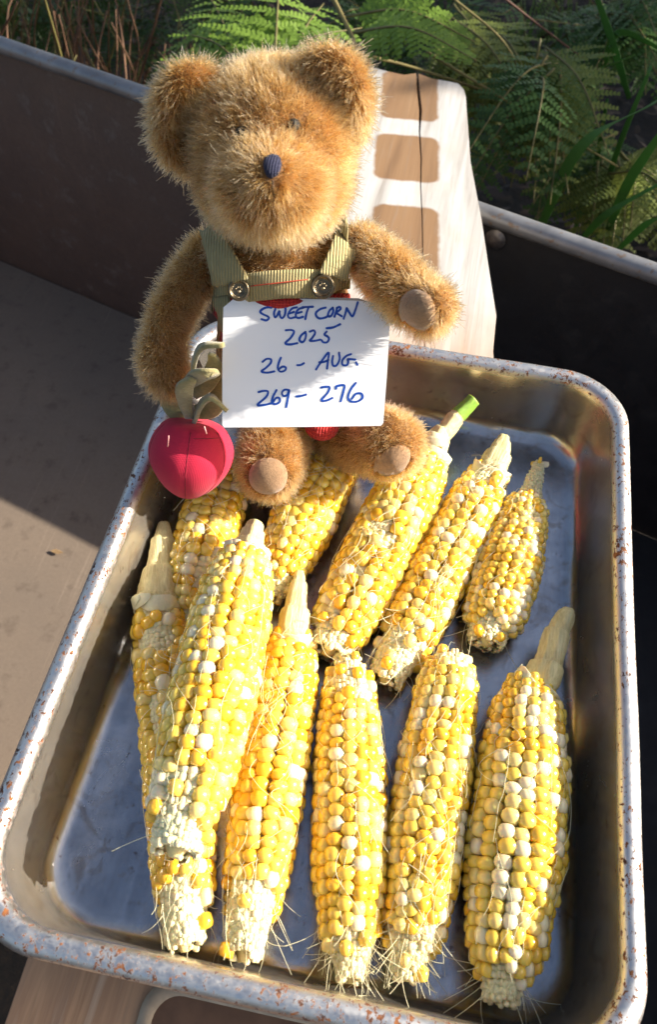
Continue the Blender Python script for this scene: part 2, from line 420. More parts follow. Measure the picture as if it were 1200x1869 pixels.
def prism(name, outline, thick, mat, parent, off, bev=.0035):
    bm = bmesh.new()
    vs_ = [bm.verts.new((p[0], p[1], 0)) for p in outline]
    f = bm.faces.new(vs_)
    if f.normal.z < 0: f.normal_flip()
    r = bmesh.ops.extrude_face_region(bm, geom=[f])
    for e in r['geom']:
        if isinstance(e, bmesh.types.BMVert): e.co.z -= thick
    bm.normal_update(); bmesh.ops.recalc_face_normals(bm, faces=bm.faces)
    ed = [e for e in bm.edges if e.calc_face_angle(0) > .6 and all(v.co.z > -1e-6 for v in e.verts)]
    bmesh.ops.bevel(bm, geom=ed, offset=bev, segments=3, affect='EDGES', clamp_overlap=True)
    bmesh.ops.triangulate(bm, faces=[q for q in bm.faces if len(q.verts) > 4])
    return obj(name, bm_mesh(name, bm), parent, mat, off)
crl = [c + np.array([-wd, 0, 0]) for c, wd in zip(cr, crw)]; crr = [c + np.array([wd, 0, 0]) for c, wd in zip(cr, crw)]
endp = np.array([.005, -.26, 0])
top_left = [at(u, v, 0.) for u, v in ((738, 136), (715, 131), (698, 127))]
prism("board_half", crl + [endp + np.array([-.0002, 0, 0])] + left_edge + top_left[::-1], .036, MP, plank, (0, .2, 0), .0006)
prism("board_half", [c for c in crr[::-1]] + [at(790, 143, 0.), at(820, 148, 0.), at(838, 152, 0.)] + right_edge + [endp + np.array([.0002, 0, 0])], .036, MP, plank, (0, .2, 0), .0006)
# rounded routed frame at the near end of the plank, brown inside
def rrect(cx, cy, hx, hy, r, n=8):
    out = []
    for sx, sy, a0 in ((1, 1, 0), (-1, 1, 90), (-1, -1, 180), (1, -1, 270)):
        for k in range(n + 1):
            a = math.radians(a0 + 90 * k / n); out.append((cx + sx * (hx - r) + r * math.cos(a), cy + sy * (hy - r) + r * math.sin(a)))
    return out
def loft(loops, close_last=False):
    V, F = [], []; n = len(loops[0])
    for lp in loops: V += lp
    for i in range(len(loops) - 1):
        for k in range(n):
            F.append((i * n + k, i * n + (k + 1) % n, (i + 1) * n + (k + 1) % n, (i + 1) * n + k))
    if close_last: F.append(tuple((len(loops) - 1) * n + k for k in range(n)))
    return V, F
lips = []
for i, z in ((-.0, .0005), (.001, .0022), (.0035, .0028), (.006, .0022), (.0072, .0008)):
    lips.append([(x, y, z) for x, y in rrect(.006, -.236, .073 - i, .044 - i, .016 - i * .6)])
obj("recess_lip", mesh("recess_lip", *loft(lips)), plank, simple("worn_wood_lip", (.40, .31, .21), .55, .2, 120, .2), (0, .2, 0))
obj("recess_panel", mesh("recess_panel", [(x, y, .0012) for x, y in rrect(.006, -.236, .0665, .0375, .012)], [tuple(range(36))], False), plank,
    simple("brown_wood_panel", (.15, .078, .042), .7, .25, 70, .3), (0, .2, 0))

sp = at(104, 1008, ZF + .003)
V = [(-.008, 0, .001), (-.003, .003, .002), (.003, .0025, .001), (.009, -.0005, .003), (.0025, -.003, .002), (-.004, -.002, .001)]
tag(obj("leaf_scrap", mesh("leaf_scrap", [np.array(v) + sp for v in V], [(0, 1, 2, 3, 4, 5)], False), None, simple("dry_leaf", (.30, .19, .09), .8)), "small dry leaf scrap on the tray floor left of the tin", "leaf")

# ================================================================== roasting tin
TW, TL_, TH = .30, .3973, .06
tin = empty("roasting_tin", (0, 0, 0), "worn rectangular steel roasting tin with rust-flecked rim full of corn", "roasting tin")
def tl_loop(i, z, r, wob=0):
    pts = rrect(0, 0, TW / 2 - i, TL_ / 2 - i, r, 14)
    out = []
    for k, (x, y) in enumerate(pts): out.append((x, y, z))
    # subdivide straight runs
    res = []
    n = len(out)
    for k in range(n):
        a, b = np.array(out[k]), np.array(out[(k + 1) % n]); res.append(tuple(a))
        if np.linalg.norm(b - a) > .05:
            for q in range(1, 16): res.append(tuple(a + (b - a) * q / 16))
    fin = []
    for x, y, z_ in res:
        nz = noise.noise(Vector((x * 14, y * 14, 3.1))) * .0012 * wob
        fin.append((x + noise.noise(Vector((x * 9, y * 9, 8.))) * .0012 * wob, y + noise.noise(Vector((x * 9, y * 9, 1.))) * .0012 * wob, z_ + nz))
    return fin
rimp = [(.0124, .044, .03), (.0110, .0500, .034), (.0080, .0520, .038), (.0022, .0500, .040), (.0003, .0520, .042), (.0, .0545, .042), (.0009, .0570, .041), (.0026, .0588, .040), (.0050, .0600, .039), (.0076, .0601, .038), (.0096, .0591, .037), (.0109, .0573, .036), (.0116, .0545, .0355), (.0121, .0505, .035), (.0127, .0440, .0345), (.0130, .040, .0342), (.0131, .039, .0341)]
panp = [(.0131, .039, .0341), (.0132, .038, .034), (.0142, .026, .0335), (.0154, .014, .033), (.0172, .0085, .0325), (.0205, .0050, .032), (.026, .0036, .030), (.034, .0032, .028), (.045, .0032, .024)]
under = [(.030, .0014, .026), (.022, .0018, .029), (.0152, .007, .031), (.0132, .024, .033), (.0124, .044, .03)]
MTR, MTP = m_tin('rim'), m_tin('pan')
obj("rim", mesh("rim", *loft([tl_loop(i, z, r, 1) for i, z, r in under[2:] + rimp[1:]])), tin, MTR)
obj("pan", mesh("pan", *loft([tl_loop(i, z, r, 1 if z > .035 else (.4 if z > .004 else 0)) for i, z, r in panp], True)), tin, MTP)
obj("underside", mesh("underside", *loft([tl_loop(i, z, r, 0.2) for i, z, r in [under[2], under[1], under[0], (.1, .0014, .01)]], True)), tin, MTP)

# ================================================================== corn cobs
KY = [m_kernel("kernel_deep_yellow", (.80, .44, .025), (.84, .52, .04)), m_kernel("kernel_yellow", (.84, .55, .06), (.86, .62, .11)),
      m_kernel("kernel_pale_yellow", (.84, .62, .16), (.86, .68, .26)), m_kernel("kernel_cream", (.84, .69, .38), (.86, .76, .52))]
def kernel_bm(seed, seg=10):
    r = random.Random(seed); V, F = [], []
    # barrel-shaped kernel: wide shoulders, domed crown, narrow foot
    prof = [(1.0, 0.0), (1.06, .50), (.84, .87)]
    sq = .62 + .2 * r.random()
    for pr, z in prof:
        for k in range(seg):
            a = 2 * math.pi * (k + .5) / seg; c, s = math.cos(a), math.sin(a)
            e = (abs(c) ** (2 / sq / 1.0) + abs(s) ** (2 / sq)) ** (-sq / 2) if False else (abs(c) ** 2.8 + abs(s) ** 2.8) ** (-1 / 2.8)
            j = 1 + (r.random() - .5) * .08
            V.append((c * e * pr * .5 * j, s * e * pr * .5 * j, z + (r.random() - .5) * .04))
    V.append(((r.random() - .5) * .1, (r.random() - .5) * .1, 1.0))
    for i in range(2):
        for k in range(seg): F.append((i * seg + k, i * seg + (k + 1) % seg, (i + 1) * seg + (k + 1) % seg, (i + 1) * seg + k))
    for k in range(seg): F.append((2 * seg + k, 2 * seg + (k + 1) % seg, 3 * seg))
    return V, F
KSH = [kernel_bm(i) for i in range(5)]
KME = [[None] * len(KY) for _ in KSH]
for i, (v, f) in enumerate(KSH):
    for j, m in enumerate(KY):
        me = mesh("kernel", v, f); me.materials.append(m); KME[i][j] = me
MCORE = simple("cob_core_cream", (.76, .62, .27), .55, .18, 180, .5, .0015, Subsurface_Weight=.2, Subsurface_Scale=.003)
MNUB = simple("undeveloped_kernel_cream", (.80, .69, .40), .4, .14, 400, Subsurface_Weight=.3, Subsurface_Scale=.002)
def m_fibre(name, c, var, st, dark=None):
    m = MT(name); m.set(Roughness=.55, Subsurface_Weight=.15, Subsurface_Scale=.003)
    f = m.noise(m.coord(scale=(1, 1, .06)), 900, 4, .65); g = m.noise(m.coord(scale=(1, 1, .5)), 120, 5, .65)
    k = m.math('ADD', m.math('MULTIPLY', f, .5), m.math('MULTIPLY', g, .5))
    lo = dark or tuple(x * (1 - var) for x in c)
    m.col(m.ramp(k, [(.34, lo), (.46, tuple(.6 * a + .4 * b for a, b in zip(c, lo))), (.56, c), (.68, tuple(min(1, x * (1 + var)) for x in c))])); m.bump(k, st, .0016); return m.m
MSTALK = m_fibre("pale_stalk", (.70, .61, .31), .15, .9, (.42, .33, .13))
MHUSK = m_fibre("husk_cream", (.74, .69, .44), .15, .4)
MGREEN = m_fibre("green_stalk", (.24, .42, .05), .3, .5)
MSILK = m_strand("corn_silk", (.74, .68, .42), .45)
CAMV = Vector(CAM)

def cob(label, u0, v0, u1, v1, hwpx, z0=None, z1=None, rows=13, prof=None, tip=.10, white=.2, bare=(), stem=None, stem_mat=None,
        seed=1, bend=(0, 0), small=(), silk_tip=20, silk_body=14, dens=0.0, kstep=.0066, kw=.0080, butt=.75, tipr=.35, whitefn=None):
    """u0,v0: stalk end of the kernel body; u1,v1: its far end; hwpx: half width in photo pixels"""
    rd = random.Random(seed)
    um, vm = (u0 + u1) / 2, (v0 + v1) / 2
    rad = hwpx * px2m(at(um, vm, .022)); zz = .0035 + rad
    p0 = Vector(at(u0, v0, z0 if z0 is not None else zz * .93)); p1 = Vector(at(u1, v1, z1 if z1 is not None else zz * .7))
    ax = (p1 - p0); L = ax.length; ax.normalize()
    up = Vector((0, 0, 1)); xa = (up - ax * up.dot(ax)).normalized(); ya = ax.cross(xa)
    root = empty("corn_cob", p0, label, "corn cob", "sweetcorn cobs in the tin")
    R3 = Matrix((xa, ya, ax)).transposed(); root.rotation_mode = 'QUATERNION'; root.rotation_quaternion = R3.to_quaternion()
    MW_ = Matrix.Translation(p0) @ R3.to_4x4()
    hk = min(.0070, rad * .40); rc = rad - hk * .86
    def RR(t):                                                 # overall relative radius along the body
        if prof:
            for (a, ra), (b, rb_) in zip(prof, prof[1:]):
                if t <= b: 
                    s = (t - a) / (b - a); s = s * s * (3 - 2 * s); return ra + (rb_ - ra) * s
            return prof[-1][1]
        t = min(1.05, max(0.0, t))
        a = butt + (1 - butt) * min(1, t / .22) ** .6
        b = 1 if t < .45 else 1 - (1 - tipr) * ((t - .45) / .55) ** 2.2
        return a * b
    def cen(t):
        s = math.sin(math.pi * t); return Vector((bend[0] * s, bend[1] * s, t * L))
    def core_r(t): return max(.0022, rc * RR(t))
    # core: bumpy pale cob
    V, F = [], []; NS, NT = 26, 44
    for i in range(NT + 1):
        t = i / NT * 1.03
        rr = core_r(t) * (1 if t < .96 else max(.25, 1 - (t - .96) / .07 * .75))
        for k in range(NS):
            a = 2 * math.pi * k / NS; c = cen(t); d = Vector((math.cos(a), math.sin(a), 0))
            b = noise.noise(Vector((d.x * 5, d.y * 5, t * L * 330 + seed * 9))) * .0007
            V.append(c + d * (rr + b))
    for i in range(NT):
        for k in range(NS): F.append((i * NS + k, i * NS + (k + 1) % NS, (i + 1) * NS + (k + 1) % NS, (i + 1) * NS + k))
    F.append(tuple(range(NS - 1, -1, -1))); F.append(tuple(NT * NS + k for k in range(NS)))
    obj("cob_core", mesh("cob_core", V, F), root, MCORE)
    nubs, far = [], []
    rows = max(9, round(2 * math.pi * (rc + hk * .75) / kw))
    nstep = int(L / kstep); cnt = 0
    for r in range(rows):
        z = -.15 * kstep + (r % 2) * kstep * .5 + rd.random() * kstep * .5
        tw = rd.uniform(-.05, .05)
        while z < L * 1.01:
            t = z / L
            st = kstep * rd.uniform(.88, 1.12) * (.72 + .28 * RR(t))
            a = 2 * math.pi * r / rows + tw + .05 * math.sin(t * 7 + seed + r * .35) + rd.uniform(-.05, .05) + .25 * t
            an = math.atan2(math.sin(a), math.cos(a))
            d = Vector((math.cos(a), math.sin(a), 0)); c = cen(t)
            pw = MW_ @ (c + d * rad * RR(t))
            nw = R3 @ d
            facing = nw.dot((CAMV - pw).normalized())
            # gaps in pollination
            g = noise.noise(Vector((math.cos(a) * 1.3, math.sin(a) * 1.3, t * 4.3 + seed * 3.7)))
            miss = g > (.68 - dens) 
            for (t0, t1, a0, a1, pr) in bare:
                if t0 <= t <= t1 and a0 <= an <= a1 and rd.random() < pr: miss = True
            if t > 1 - tip * (1 + .35 * math.sin(a * 3 + seed)): miss = rd.random() < .93
            sm = 1.0
            for (t0, t1, sc_) in small:
                if t0 <= t <= t1: sm = sc_
            wk = 2 * math.pi * (rc * RR(t) + hk * .6) / rows
            cr_ = core_r(t)
            if miss or sm < .7:
                q = .58 + .25 * rd.random() if miss else sm
                for (ox, oz) in ((-.25, -.25), (.25, -.22), (-.22, .26), (.26, .24)):
                    a2 = a + ox * 2 * math.pi / rows; d2 = Vector((math.cos(a2), math.sin(a2), 0)); q2 = (q + .3) * .56 * rd.uniform(.85, 1.15)
                    nubs.append((c + d2 * (cr_ - .0007) + Vector((0, 0, oz * st)), d2, Vector((wk * q2, st * q2 * 1.05, hk * (.26 + .20 * rd.random()))), rd.randrange(5), a2))
            else:
                sx = wk * rd.uniform(1.07, 1.20); sz = hk * rd.uniform(.86, 1.12) * (.65 + .35 * RR(t)); sy = st * rd.uniform(1.06, 1.19)
                wp = white if whitefn is None else whitefn(t, an)
                q = rd.random(); mi = 3 if q < wp else (2 if q < wp + .15 else (1 if q < wp + .18 + (1 - wp) * .5 else 0))
                rz = rd.uniform(-.14, .14)
                yv = Vector((0, 0, 1)); xv = yv.cross(d).normalized()
                tl_ = Vector((rd.uniform(-.1, .1), rd.uniform(-.1, .1), 0))
                dd = (d + xv * tl_.x + yv * tl_.y).normalized(); xx = yv.cross(dd).normalized(); yy = dd.cross(xx)
                mat3 = Matrix((xx, yy, dd)).transposed() @ Matrix.Rotation(rz, 3, 'Z')
                m4 = Matrix.Translation(c + d * (cr_ - hk * .12)) @ mat3.to_4x4() @ Matrix.Diagonal((sx, sy, sz * 1.05, 1))
                if facing > -.12 and cnt < 300:
                    o = bpy.data.objects.new("kernel", KME[rd.randrange(5)][mi]); COL.objects.link(o); o.parent = root; o.matrix_local = m4; cnt += 1
                else:
                    far.append((m4, rd.randrange(5), mi))
            z += st * (.72 if t > 1 - tip else 1)
    # small undeveloped kernels
    VV, FF = [], []
    for (p, d, s, sh, a) in nubs:
        xv = Vector((0, 0, 1)).cross(d).normalized(); m3 = Matrix((xv, Vector((0, 0, 1)), d)).transposed()
        m4 = Matrix.Translation(p) @ (m3 @ Matrix.Rotation(rd.uniform(-.25, .25), 3, 'X') @ Matrix.Rotation(rd.uniform(-.25, .25), 3, 'Y')).to_4x4() @ Matrix.Diagonal((*s, 1))
        b = len(VV); VV += [m4 @ Vector(v) for v in KSH[sh][0]]; FF += [tuple(i + b for i in f) for f in KSH[sh][1]]
    # crumbly raw end
    for k in range(70):
        t = 1.0 + rd.uniform(-tip * .8, .026); a = rd.uniform(0, 6.283); d = Vector((math.cos(a), math.sin(a), rd.uniform(-.1, .8))).normalized()
        m3 = d.to_track_quat('Z', 'Y').to_matrix(); s = rd.uniform(.0014, .0030)
        m4 = Matrix.Translation(cen(t) + Vector((d.x, d.y, 0)) * core_r(t) * (.88 if t < 1.02 else rd.uniform(.1, .85))) @ m3.to_4x4() @ Matrix.Diagonal((s, s, s * 1.1, 1))
        sh = rd.randrange(5); b = len(VV); VV += [m4 @ Vector(v) for v in KSH[sh][0]]; FF += [tuple(i + b for i in f) for f in KSH[sh][1]]
    tag(obj("undeveloped_kernels", mesh("undeveloped_kernels", VV, FF), root, MNUB), kind="stuff")
    if far:
        VV, FF, MI = [], [], []
        for (m4, sh, mi) in far:
            b = len(VV); VV += [m4 @ Vector(v) for v in KSH[sh][0]]; FF += [tuple(i + b for i in f) for f in KSH[sh][1]]; MI += [mi] * len(KSH[sh][1])
        me = mesh("far_side_kernels", VV, FF); o = obj("far_side_kernels", me, root, KY); me.polygons.foreach_set("material_index", MI); tag(o, kind="stuff")
    # stalk and husk stubs
    inv = MW_.inverted()
    if stem:
        pts = [Vector((0, 0, L * .02))]; rs = [rc * RR(0.02) * 1.05]
        for (u, v, hw, z) in stem:
            p = Vector(at(u, v, z)); pts.append(inv @ p); rs.append(hw * px2m(p))
        P = catmull(pts, 8); rr = [float(x[0]) for x in catmull([(q,) * 3 for q in rs], 8)]
        n = len(P); SG = 28; V, F = [], []
        tans = [(Vector(P[min(i + 1, n - 1)]) - Vector(P[max(i - 1, 0)])).normalized() for i in range(n)]
        for i in range(n):
            a1 = tans[i].cross(Vector((0, 1, .01))).normalized(); b1 = tans[i].cross(a1)
            stepd = (.92 + .17 * ((i * 3.4 / n + seed * .37) % 1.0) + .03 * noise.noise(Vector((i * 1.7, seed, 0)))) if not (stem_mat and i > n * .62) else 1.0                                  # overlapping husk rings
            for k in range(SG):
                a = 2 * math.pi * k / SG
                rr_ = rr[i] * stepd * (1 + .09 * math.sin(a * 3 + seed) + .04 * math.sin(a * 7 + seed) + .035 * math.sin(a * 9 + i * .12) + .06 * noise.noise(Vector((math.cos(a) * 3, math.sin(a) * 3, i * .3 + seed))))
                V.append(Vector(P[i]) + (a1 * math.cos(a) + b1 * math.sin(a)) * rr_)
        for i in range(n - 1):
            for k in range(SG): F.append((i * SG + k, i * SG + (k + 1) % SG, (i + 1) * SG + (k + 1) % SG, (i + 1) * SG + k))
        ce = len(V); V.append(Vector(P[-1]) - tans[-1] * rr[-1] * .35)
        for k in range(SG): F.append(((n - 1) * SG + k, (n - 1) * SG + (k + 1) % SG, ce))
        so_ = obj("stalk", mesh("stalk", V, F), root, [MSTALK, stem_mat or MSTALK])
        if stem_mat:
            mi = [1 if (i // SG) > n * .62 and i < (n - 1) * SG else 0 for i in range(len(F))]; so_.data.polygons.foreach_set("material_index", mi)
        # torn husk flaps round the collar: each its own piece
        for q in range(8):
            a = 2 * math.pi * q / 8 + rd.uniform(-.3, .3); i0 = rd.randrange(1, max(2, min(7, n - 3)))
            base = Vector(P[i0]); fl = []; sd = []
            a1 = tans[i0].cross(Vector((0, 1, .01))).normalized(); b1 = tans[i0].cross(a1)
            for s in range(5):
                aa = a + s * rd.uniform(.34, .45); dv = a1 * math.cos(aa) + b1 * math.sin(aa)
                fl.append(base + dv * rr[i0] * (1.16 + .05 * s) - tans[i0] * .0015 * math.sin(s)); sd.append(tans[i0] + dv * .25)
            h = rd.uniform(.005, .010)
            obj("husk_flap", mesh("husk_flap", *strip(fl, [h * k for k in (.5, .9, 1, .85, .3)], .0006, sd)), root, MHUSK)
    # silk
    S = []
    K = 9
    for k in range(silk_body * 2 + silk_tip):
        body = k < silk_body * 2
        if body:
            t = rd.uniform(.05, .95); a = rd.gauss(0, .9); ln = rd.uniform(.012, .05)
            dirv = Vector((0, 0, rd.choice((-1, 1, 1)))); wob = rd.uniform(.0, .006); lift = rd.choice((.0001, .0003, .0005, .001))
            pt = []
            for q in range(K):
                s = q / (K - 1); tt = t + dirv.z * ln * s / L; tt = min(1.06, max(-.03, tt)); aa = a + wob / rad * 2.2 * math.sin(s * 4 + k) + s * rd.uniform(-.05, .05)
                rr_ = rad * RR(min(1, max(0, tt))) + lift + .004 * (s ** 3) * (k % 5 == 0)
                c = cen(min(1, max(0, tt))); c.z = tt * L
                pt.append(c + Vector((math.cos(aa), math.sin(aa), 0)) * rr_)
        else:
            a = rd.uniform(-1.9, 1.9); t = 1 - rd.uniform(0, tip * 1.6); ln = rd.uniform(.007, .022)
            c = cen(t); d = Vector((math.cos(a), math.sin(a), 0)); pt = []
            out = d * rd.uniform(.15, .9) + Vector((0, 0, rd.uniform(.2, 1.0))); cv = Vector((rd.uniform(-2.2, .2), rd.uniform(-1.3, 1.3), rd.uniform(-1, 1)))
            for q in range(K):
                s = q / (K - 1); p = c + d * rad * RR(t) * .85 + out * ln * s + cv * ln * .45 * s * s
                pw = MW_ @ p
                if pw.z < .0045: pw.z = .0045 + .0004 * (k % 4); p = inv @ pw
                pt.append(p)
        S.append([tuple(x) for x in pt])
    if S: tag(curves_obj("silk", S, .00015, .00009, MSILK, root), kind="stuff")
    return root

HALF = math.pi / 2
# angle 0 is the top of a cob; positive angles turn to one side
cob("short corn cob half hidden under the red toy fruit", 405, 865, 338, 1150, 60, seed=3, white=0.14, bare=((.62, .8, -1.5, .2, .7),), silk_tip=6, silk_body=16, butt=.9)
cob("corn cob coming out from under the bear's feet", 618, 805, 495, 1085, 62, seed=5, white=0.04, dens=.10, bare=((0, .12, -2, 2, .6),), silk_tip=8, silk_body=18, kstep=.0072)
cob("plump corn cob with a bright green stalk end", 776, 848, 600, 1185, 68, seed=8, white=0.04, dens=.06, bare=((.42, .56, -.5, .8, .5), (.84, 1, 0, 1.5, .6)), tip=.06,
    stem=[(800, 800, 22, .030), (815, 785, 17, .032), (832, 762, 15, .036), (850, 744, 13, .040), (866, 728, 12, .044)], stem_mat=MGREEN, silk_tip=12, silk_body=26, kstep=.0074, butt=.62, tipr=.62)
cob("corn cob with bare pale tip beside the small shaded cob", 893, 868, 706, 1235, 59, seed=11, white=0.11, dens=.06, bare=((0, .12, -2, 2, .7), (.78, 1, -.6, 2, .75)), tip=.16,
    stem=[(903, 848, 25, .026), (913, 824, 18, .027), (921, 797, 9, .028)], silk_tip=22, silk_body=24, kstep=.0072, butt=.62, tipr=.62)
cob("small tapering corn cob lying in the shade of the rear corner", 985, 848, 888, 1168, 62, seed=14, prof=[(0, .14), (.12, .28), (.38, .78), (.62, 1), (.85, .92), (1, .62)], tip=.06, white=0.17,
    small=((0, .24, .55),), bare=((.24, .42, -1.5, -.1, .55),), silk_tip=10, silk_body=6, kstep=.0054, kw=.0066, whitefn=lambda t, a: .30 if t < .5 else .16)
cob("long corn cob against the left wall, partly under another cob", 287, 1120, 338, 1715, 66, seed=17, white=0.11, z1=.020, bend=(0, -.004), bare=((.08, .17, -1, 1.5, .75), (0, .03, -2, 2, .8), (.84, 1, -.6, .7, .6)), dens=.08, tip=.10,
    stem=[(288, 1092, 37, .024), (291, 1066, 32, .024), (294, 1022, 23, .023), (298, 988, 19, .023), (299, 956, 9, .022)], silk_tip=10, silk_body=26, kstep=.0072, butt=.68, tipr=.62)
cob("corn cob lying on top of the others with crumbled white tip", 447, 1018, 322, 1545, 76, z0=.050, z1=.056, seed=20, white=.10, dens=-.3, bare=((.80, 1, -.35, .8, .85),), tip=.10,
    stem=[(454, 1000, 30, .051), (461, 975, 21, .052), (467, 954, 14, .053)], silk_tip=4, silk_body=14, butt=.55, tipr=.60)
cob("corn cob with bare white tip next to the topmost cob", 534, 1165, 446, 1735, 68, seed=23, white=0.09, z1=.020, bare=((.82, 1, -.8, 1.2, .8), (0, .05, -2, 2, .6)), tip=.13,
    stem=[(536, 1146, 28, .026), (540, 1105, 20, .027), (545, 1065, 13, .027), (547, 1043, 7, .027)], silk_tip=16, silk_body=22, kstep=.0066, butt=.6, tipr=.52)
cob("corn cob with pale blunt top in the middle of the front row", 637, 1205, 640, 1775, 71, seed=26, white=0.13, small=((0, .05, .6),), bare=((0, .17, -1.2, 1.2, .75), (.9, 1, -1, 1, .6)), tip=.10,
    prof=[(0, .40), (.05, .62), (.16, .82), (.4, 1), (.7, .98), (.9, .74), (1, .40)], silk_tip=60, silk_body=18, kstep=.0065)
cob("stalkless corn cob with silky tip, second from the right wall", 824, 1200, 742, 1770, 74, seed=29, white=0.12, small=((0, .03, .6),), bare=((0, .06, -1.2, 1.2, .6), (.9, 1, -1, 1, .5)), tip=.09,
    prof=[(0, .46), (.05, .72), (.14, .86), (.4, 1), (.7, .97), (.88, .78), (1, .42)], silk_tip=50, silk_body=30, kstep=.0066)
cob("fat speckled yellow and white corn cob by the right wall", 968, 1250, 915, 1815, 92, seed=32, tip=.05, dens=-.3,
    prof=[(0, .46), (.12, .78), (.33, .97), (.58, 1), (.84, .76), (1, .36)],
    stem=[(992, 1238, 33, .030), (1006, 1205, 26, .031), (1017, 1165, 22, .032), (1030, 1135, 18, .033), (1040, 1113, 11, .034)], silk_tip=26, silk_body=14, kstep=.0066, butt=.72, tipr=.36, white=0.22, whitefn=lambda t, a: .30 if -.9 < a < .5 else .18)

# ================================================================== teddy bear
bear = empty("teddy_bear", (B0[0], B0[1], .005), "golden brown furry teddy bear in olive dungarees sitting in the tin", "teddy bear")
BO = (B0[0], B0[1], .005)
MFUR = m_fur(); MSKIN = simple("fur_backing", (.16, .075, .022), .9, .25, 200)
XB = np.array([.9887, .15, 0.0])
def blob(ells, voxel=.0024, smooth_it=8):
    """union of ellipsoids (centre, (rx, ry, rz), rot3 or None) in the bear's axes -> one continuous surface"""
    bm = bmesh.new(); bx = Matrix(((XB[0], BN[0], 0), (XB[1], BN[1], 0), (0, 0, 1)))
    for c, r, rot in ells:
        g = bmesh.ops.create_icosphere(bm, subdivisions=3, radius=1)
        m = Matrix.Translation(Vector(c)) @ (bx @ (rot or Matrix.Identity(3))).to_4x4() @ Matrix.Diagonal((*r, 1))
        bmesh.ops.transform(bm, matrix=m, verts=g['verts'])
    me = bm_mesh("tmp", bm); t = bpy.data.objects.new("tmp", me); COL.objects.link(t)
    md = t.modifiers.new("r", 'REMESH'); md.mode = 'VOXEL'; md.voxel_size = voxel
    ms = t.modifiers.new("s", 'SMOOTH'); ms.iterations = smooth_it; ms.factor = .5
    dg = bpy.context.evaluated_depsgraph_get(); ev = t.evaluated_get(dg)
    out = bpy.data.meshes.new_from_object(ev); bpy.data.objects.remove(t); bpy.data.meshes.remove(me)
    return smooth(out)
def chain(pts, n=7):
    """px chain (u, v, yb, radius px) -> ellipsoid list"""
    P = catmull(pts, n); out = []
    for u, v, yb, r in P:
        p = bp(u, v, yb); q = r * px2m(p); out.append((p, (q, q, q), None))
    return out
def E(u, v, yb, rx, rz, ry, tilt=0):
    p = bp(u, v, yb); s = px2m(p); return (p, (rx * s, ry, rz * s), Matrix.Rotation(math.radians(tilt), 3, 'X'))
def fur(parent, me, dens, length, keep=None, droop=.35, rand=.45, flow=None, seed=1, r0=.00015):
    """fur strands growing from a surface"""
    rg = np.random.default_rng(seed)
    me.calc_loop_triangles(); nt_ = len(me.loop_triangles)
    tri = np.empty(nt_ * 3, dtype=np.int32); me.loop_triangles.foreach_get("vertices", tri); tri = tri.reshape(-1, 3)
    co = np.empty(len(me.vertices) * 3, dtype=np.float32); me.vertices.foreach_get("co", co); co = co.reshape(-1, 3).astype(float)
    no = np.empty(len(me.vertices) * 3, dtype=np.float32); me.vertices.foreach_get("normal", no); no = no.reshape(-1, 3).astype(float)
    a, b, c = co[tri[:, 0]], co[tri[:, 1]], co[tri[:, 2]]
    ar = np.linalg.norm(np.cross(b - a, c - a), axis=1) / 2
    N = int(ar.sum() * dens)
    idx = rg.choice(nt_, N, p=ar / ar.sum()); u = rg.random(N); v = rg.random(N); f = u + v > 1; u[f] = 1 - u[f]; v[f] = 1 - v[f]
    w_ = 1 - u - v
    t3 = tri[idx]
    P = co[t3[:, 0]] * w_[:, None] + co[t3[:, 1]] * u[:, None] + co[t3[:, 2]] * v[:, None]
    Nn = no[t3[:, 0]] * w_[:, None] + no[t3[:, 1]] * u[:, None] + no[t3[:, 2]] * v[:, None]; Nn /= np.linalg.norm(Nn, axis=1)[:, None]
    vis = np.einsum('ij,ij->i', Nn, (CAM - P)) / np.linalg.norm(CAM - P, axis=1)
    k = (vis > -.55) | (rg.random(N) < .35)                     # thinner on the far side
    if keep is not None: k &= keep(P, Nn)
    P, Nn = P[k], Nn[k]; N = len(P)
    # clumps: neighbouring hairs share a lean
    cl = np.array([[noise.noise(Vector(p * 150)), noise.noise(Vector(p * 150 + 7.3)), noise.noise(Vector(p * 150 + 19.1))] for p in P])
    cl2 = np.array([[noise.noise(Vector(p * 42 + 3)), noise.noise(Vector(p * 42 + 11.3)), noise.noise(Vector(p * 42 + 29.1))] for p in P])
    g = np.tile(np.array([0, 0, -1.0]), (N, 1)) if flow is None else flow(P, Nn)
    d = Nn + g * droop + cl * .75 + cl2 * .45 + rg.normal(0, rand, (N, 3))
    d -= Nn * np.minimum(0, np.einsum('ij,ij->i', d, Nn) - .25)[:, None]
    d /= np.linalg.norm(d, axis=1)[:, None]
    bendv = rg.normal(0, .30, (N, 3)) + g * droop * .6
    ln = length * rg.uniform(.55, 1.15, N) * (1 + .25 * cl2[:, 0]); ln[rg.random(N) < .03] *= 1.4
    s = np.linspace(0, 1, 5)
    pts = P[:, None, :] - Nn[:, None, :] * .0006 + d[:, None, :] * (ln[:, None] * s)[:, :, None] + bendv[:, None, :] * (ln[:, None] * s ** 2 * .5)[:, :, None]
    return tag(curves_obj("fur", pts, r0, r0 * .45, MFUR, parent, BO), kind="stuff")
FD = 2.2e6       # strands per square metre
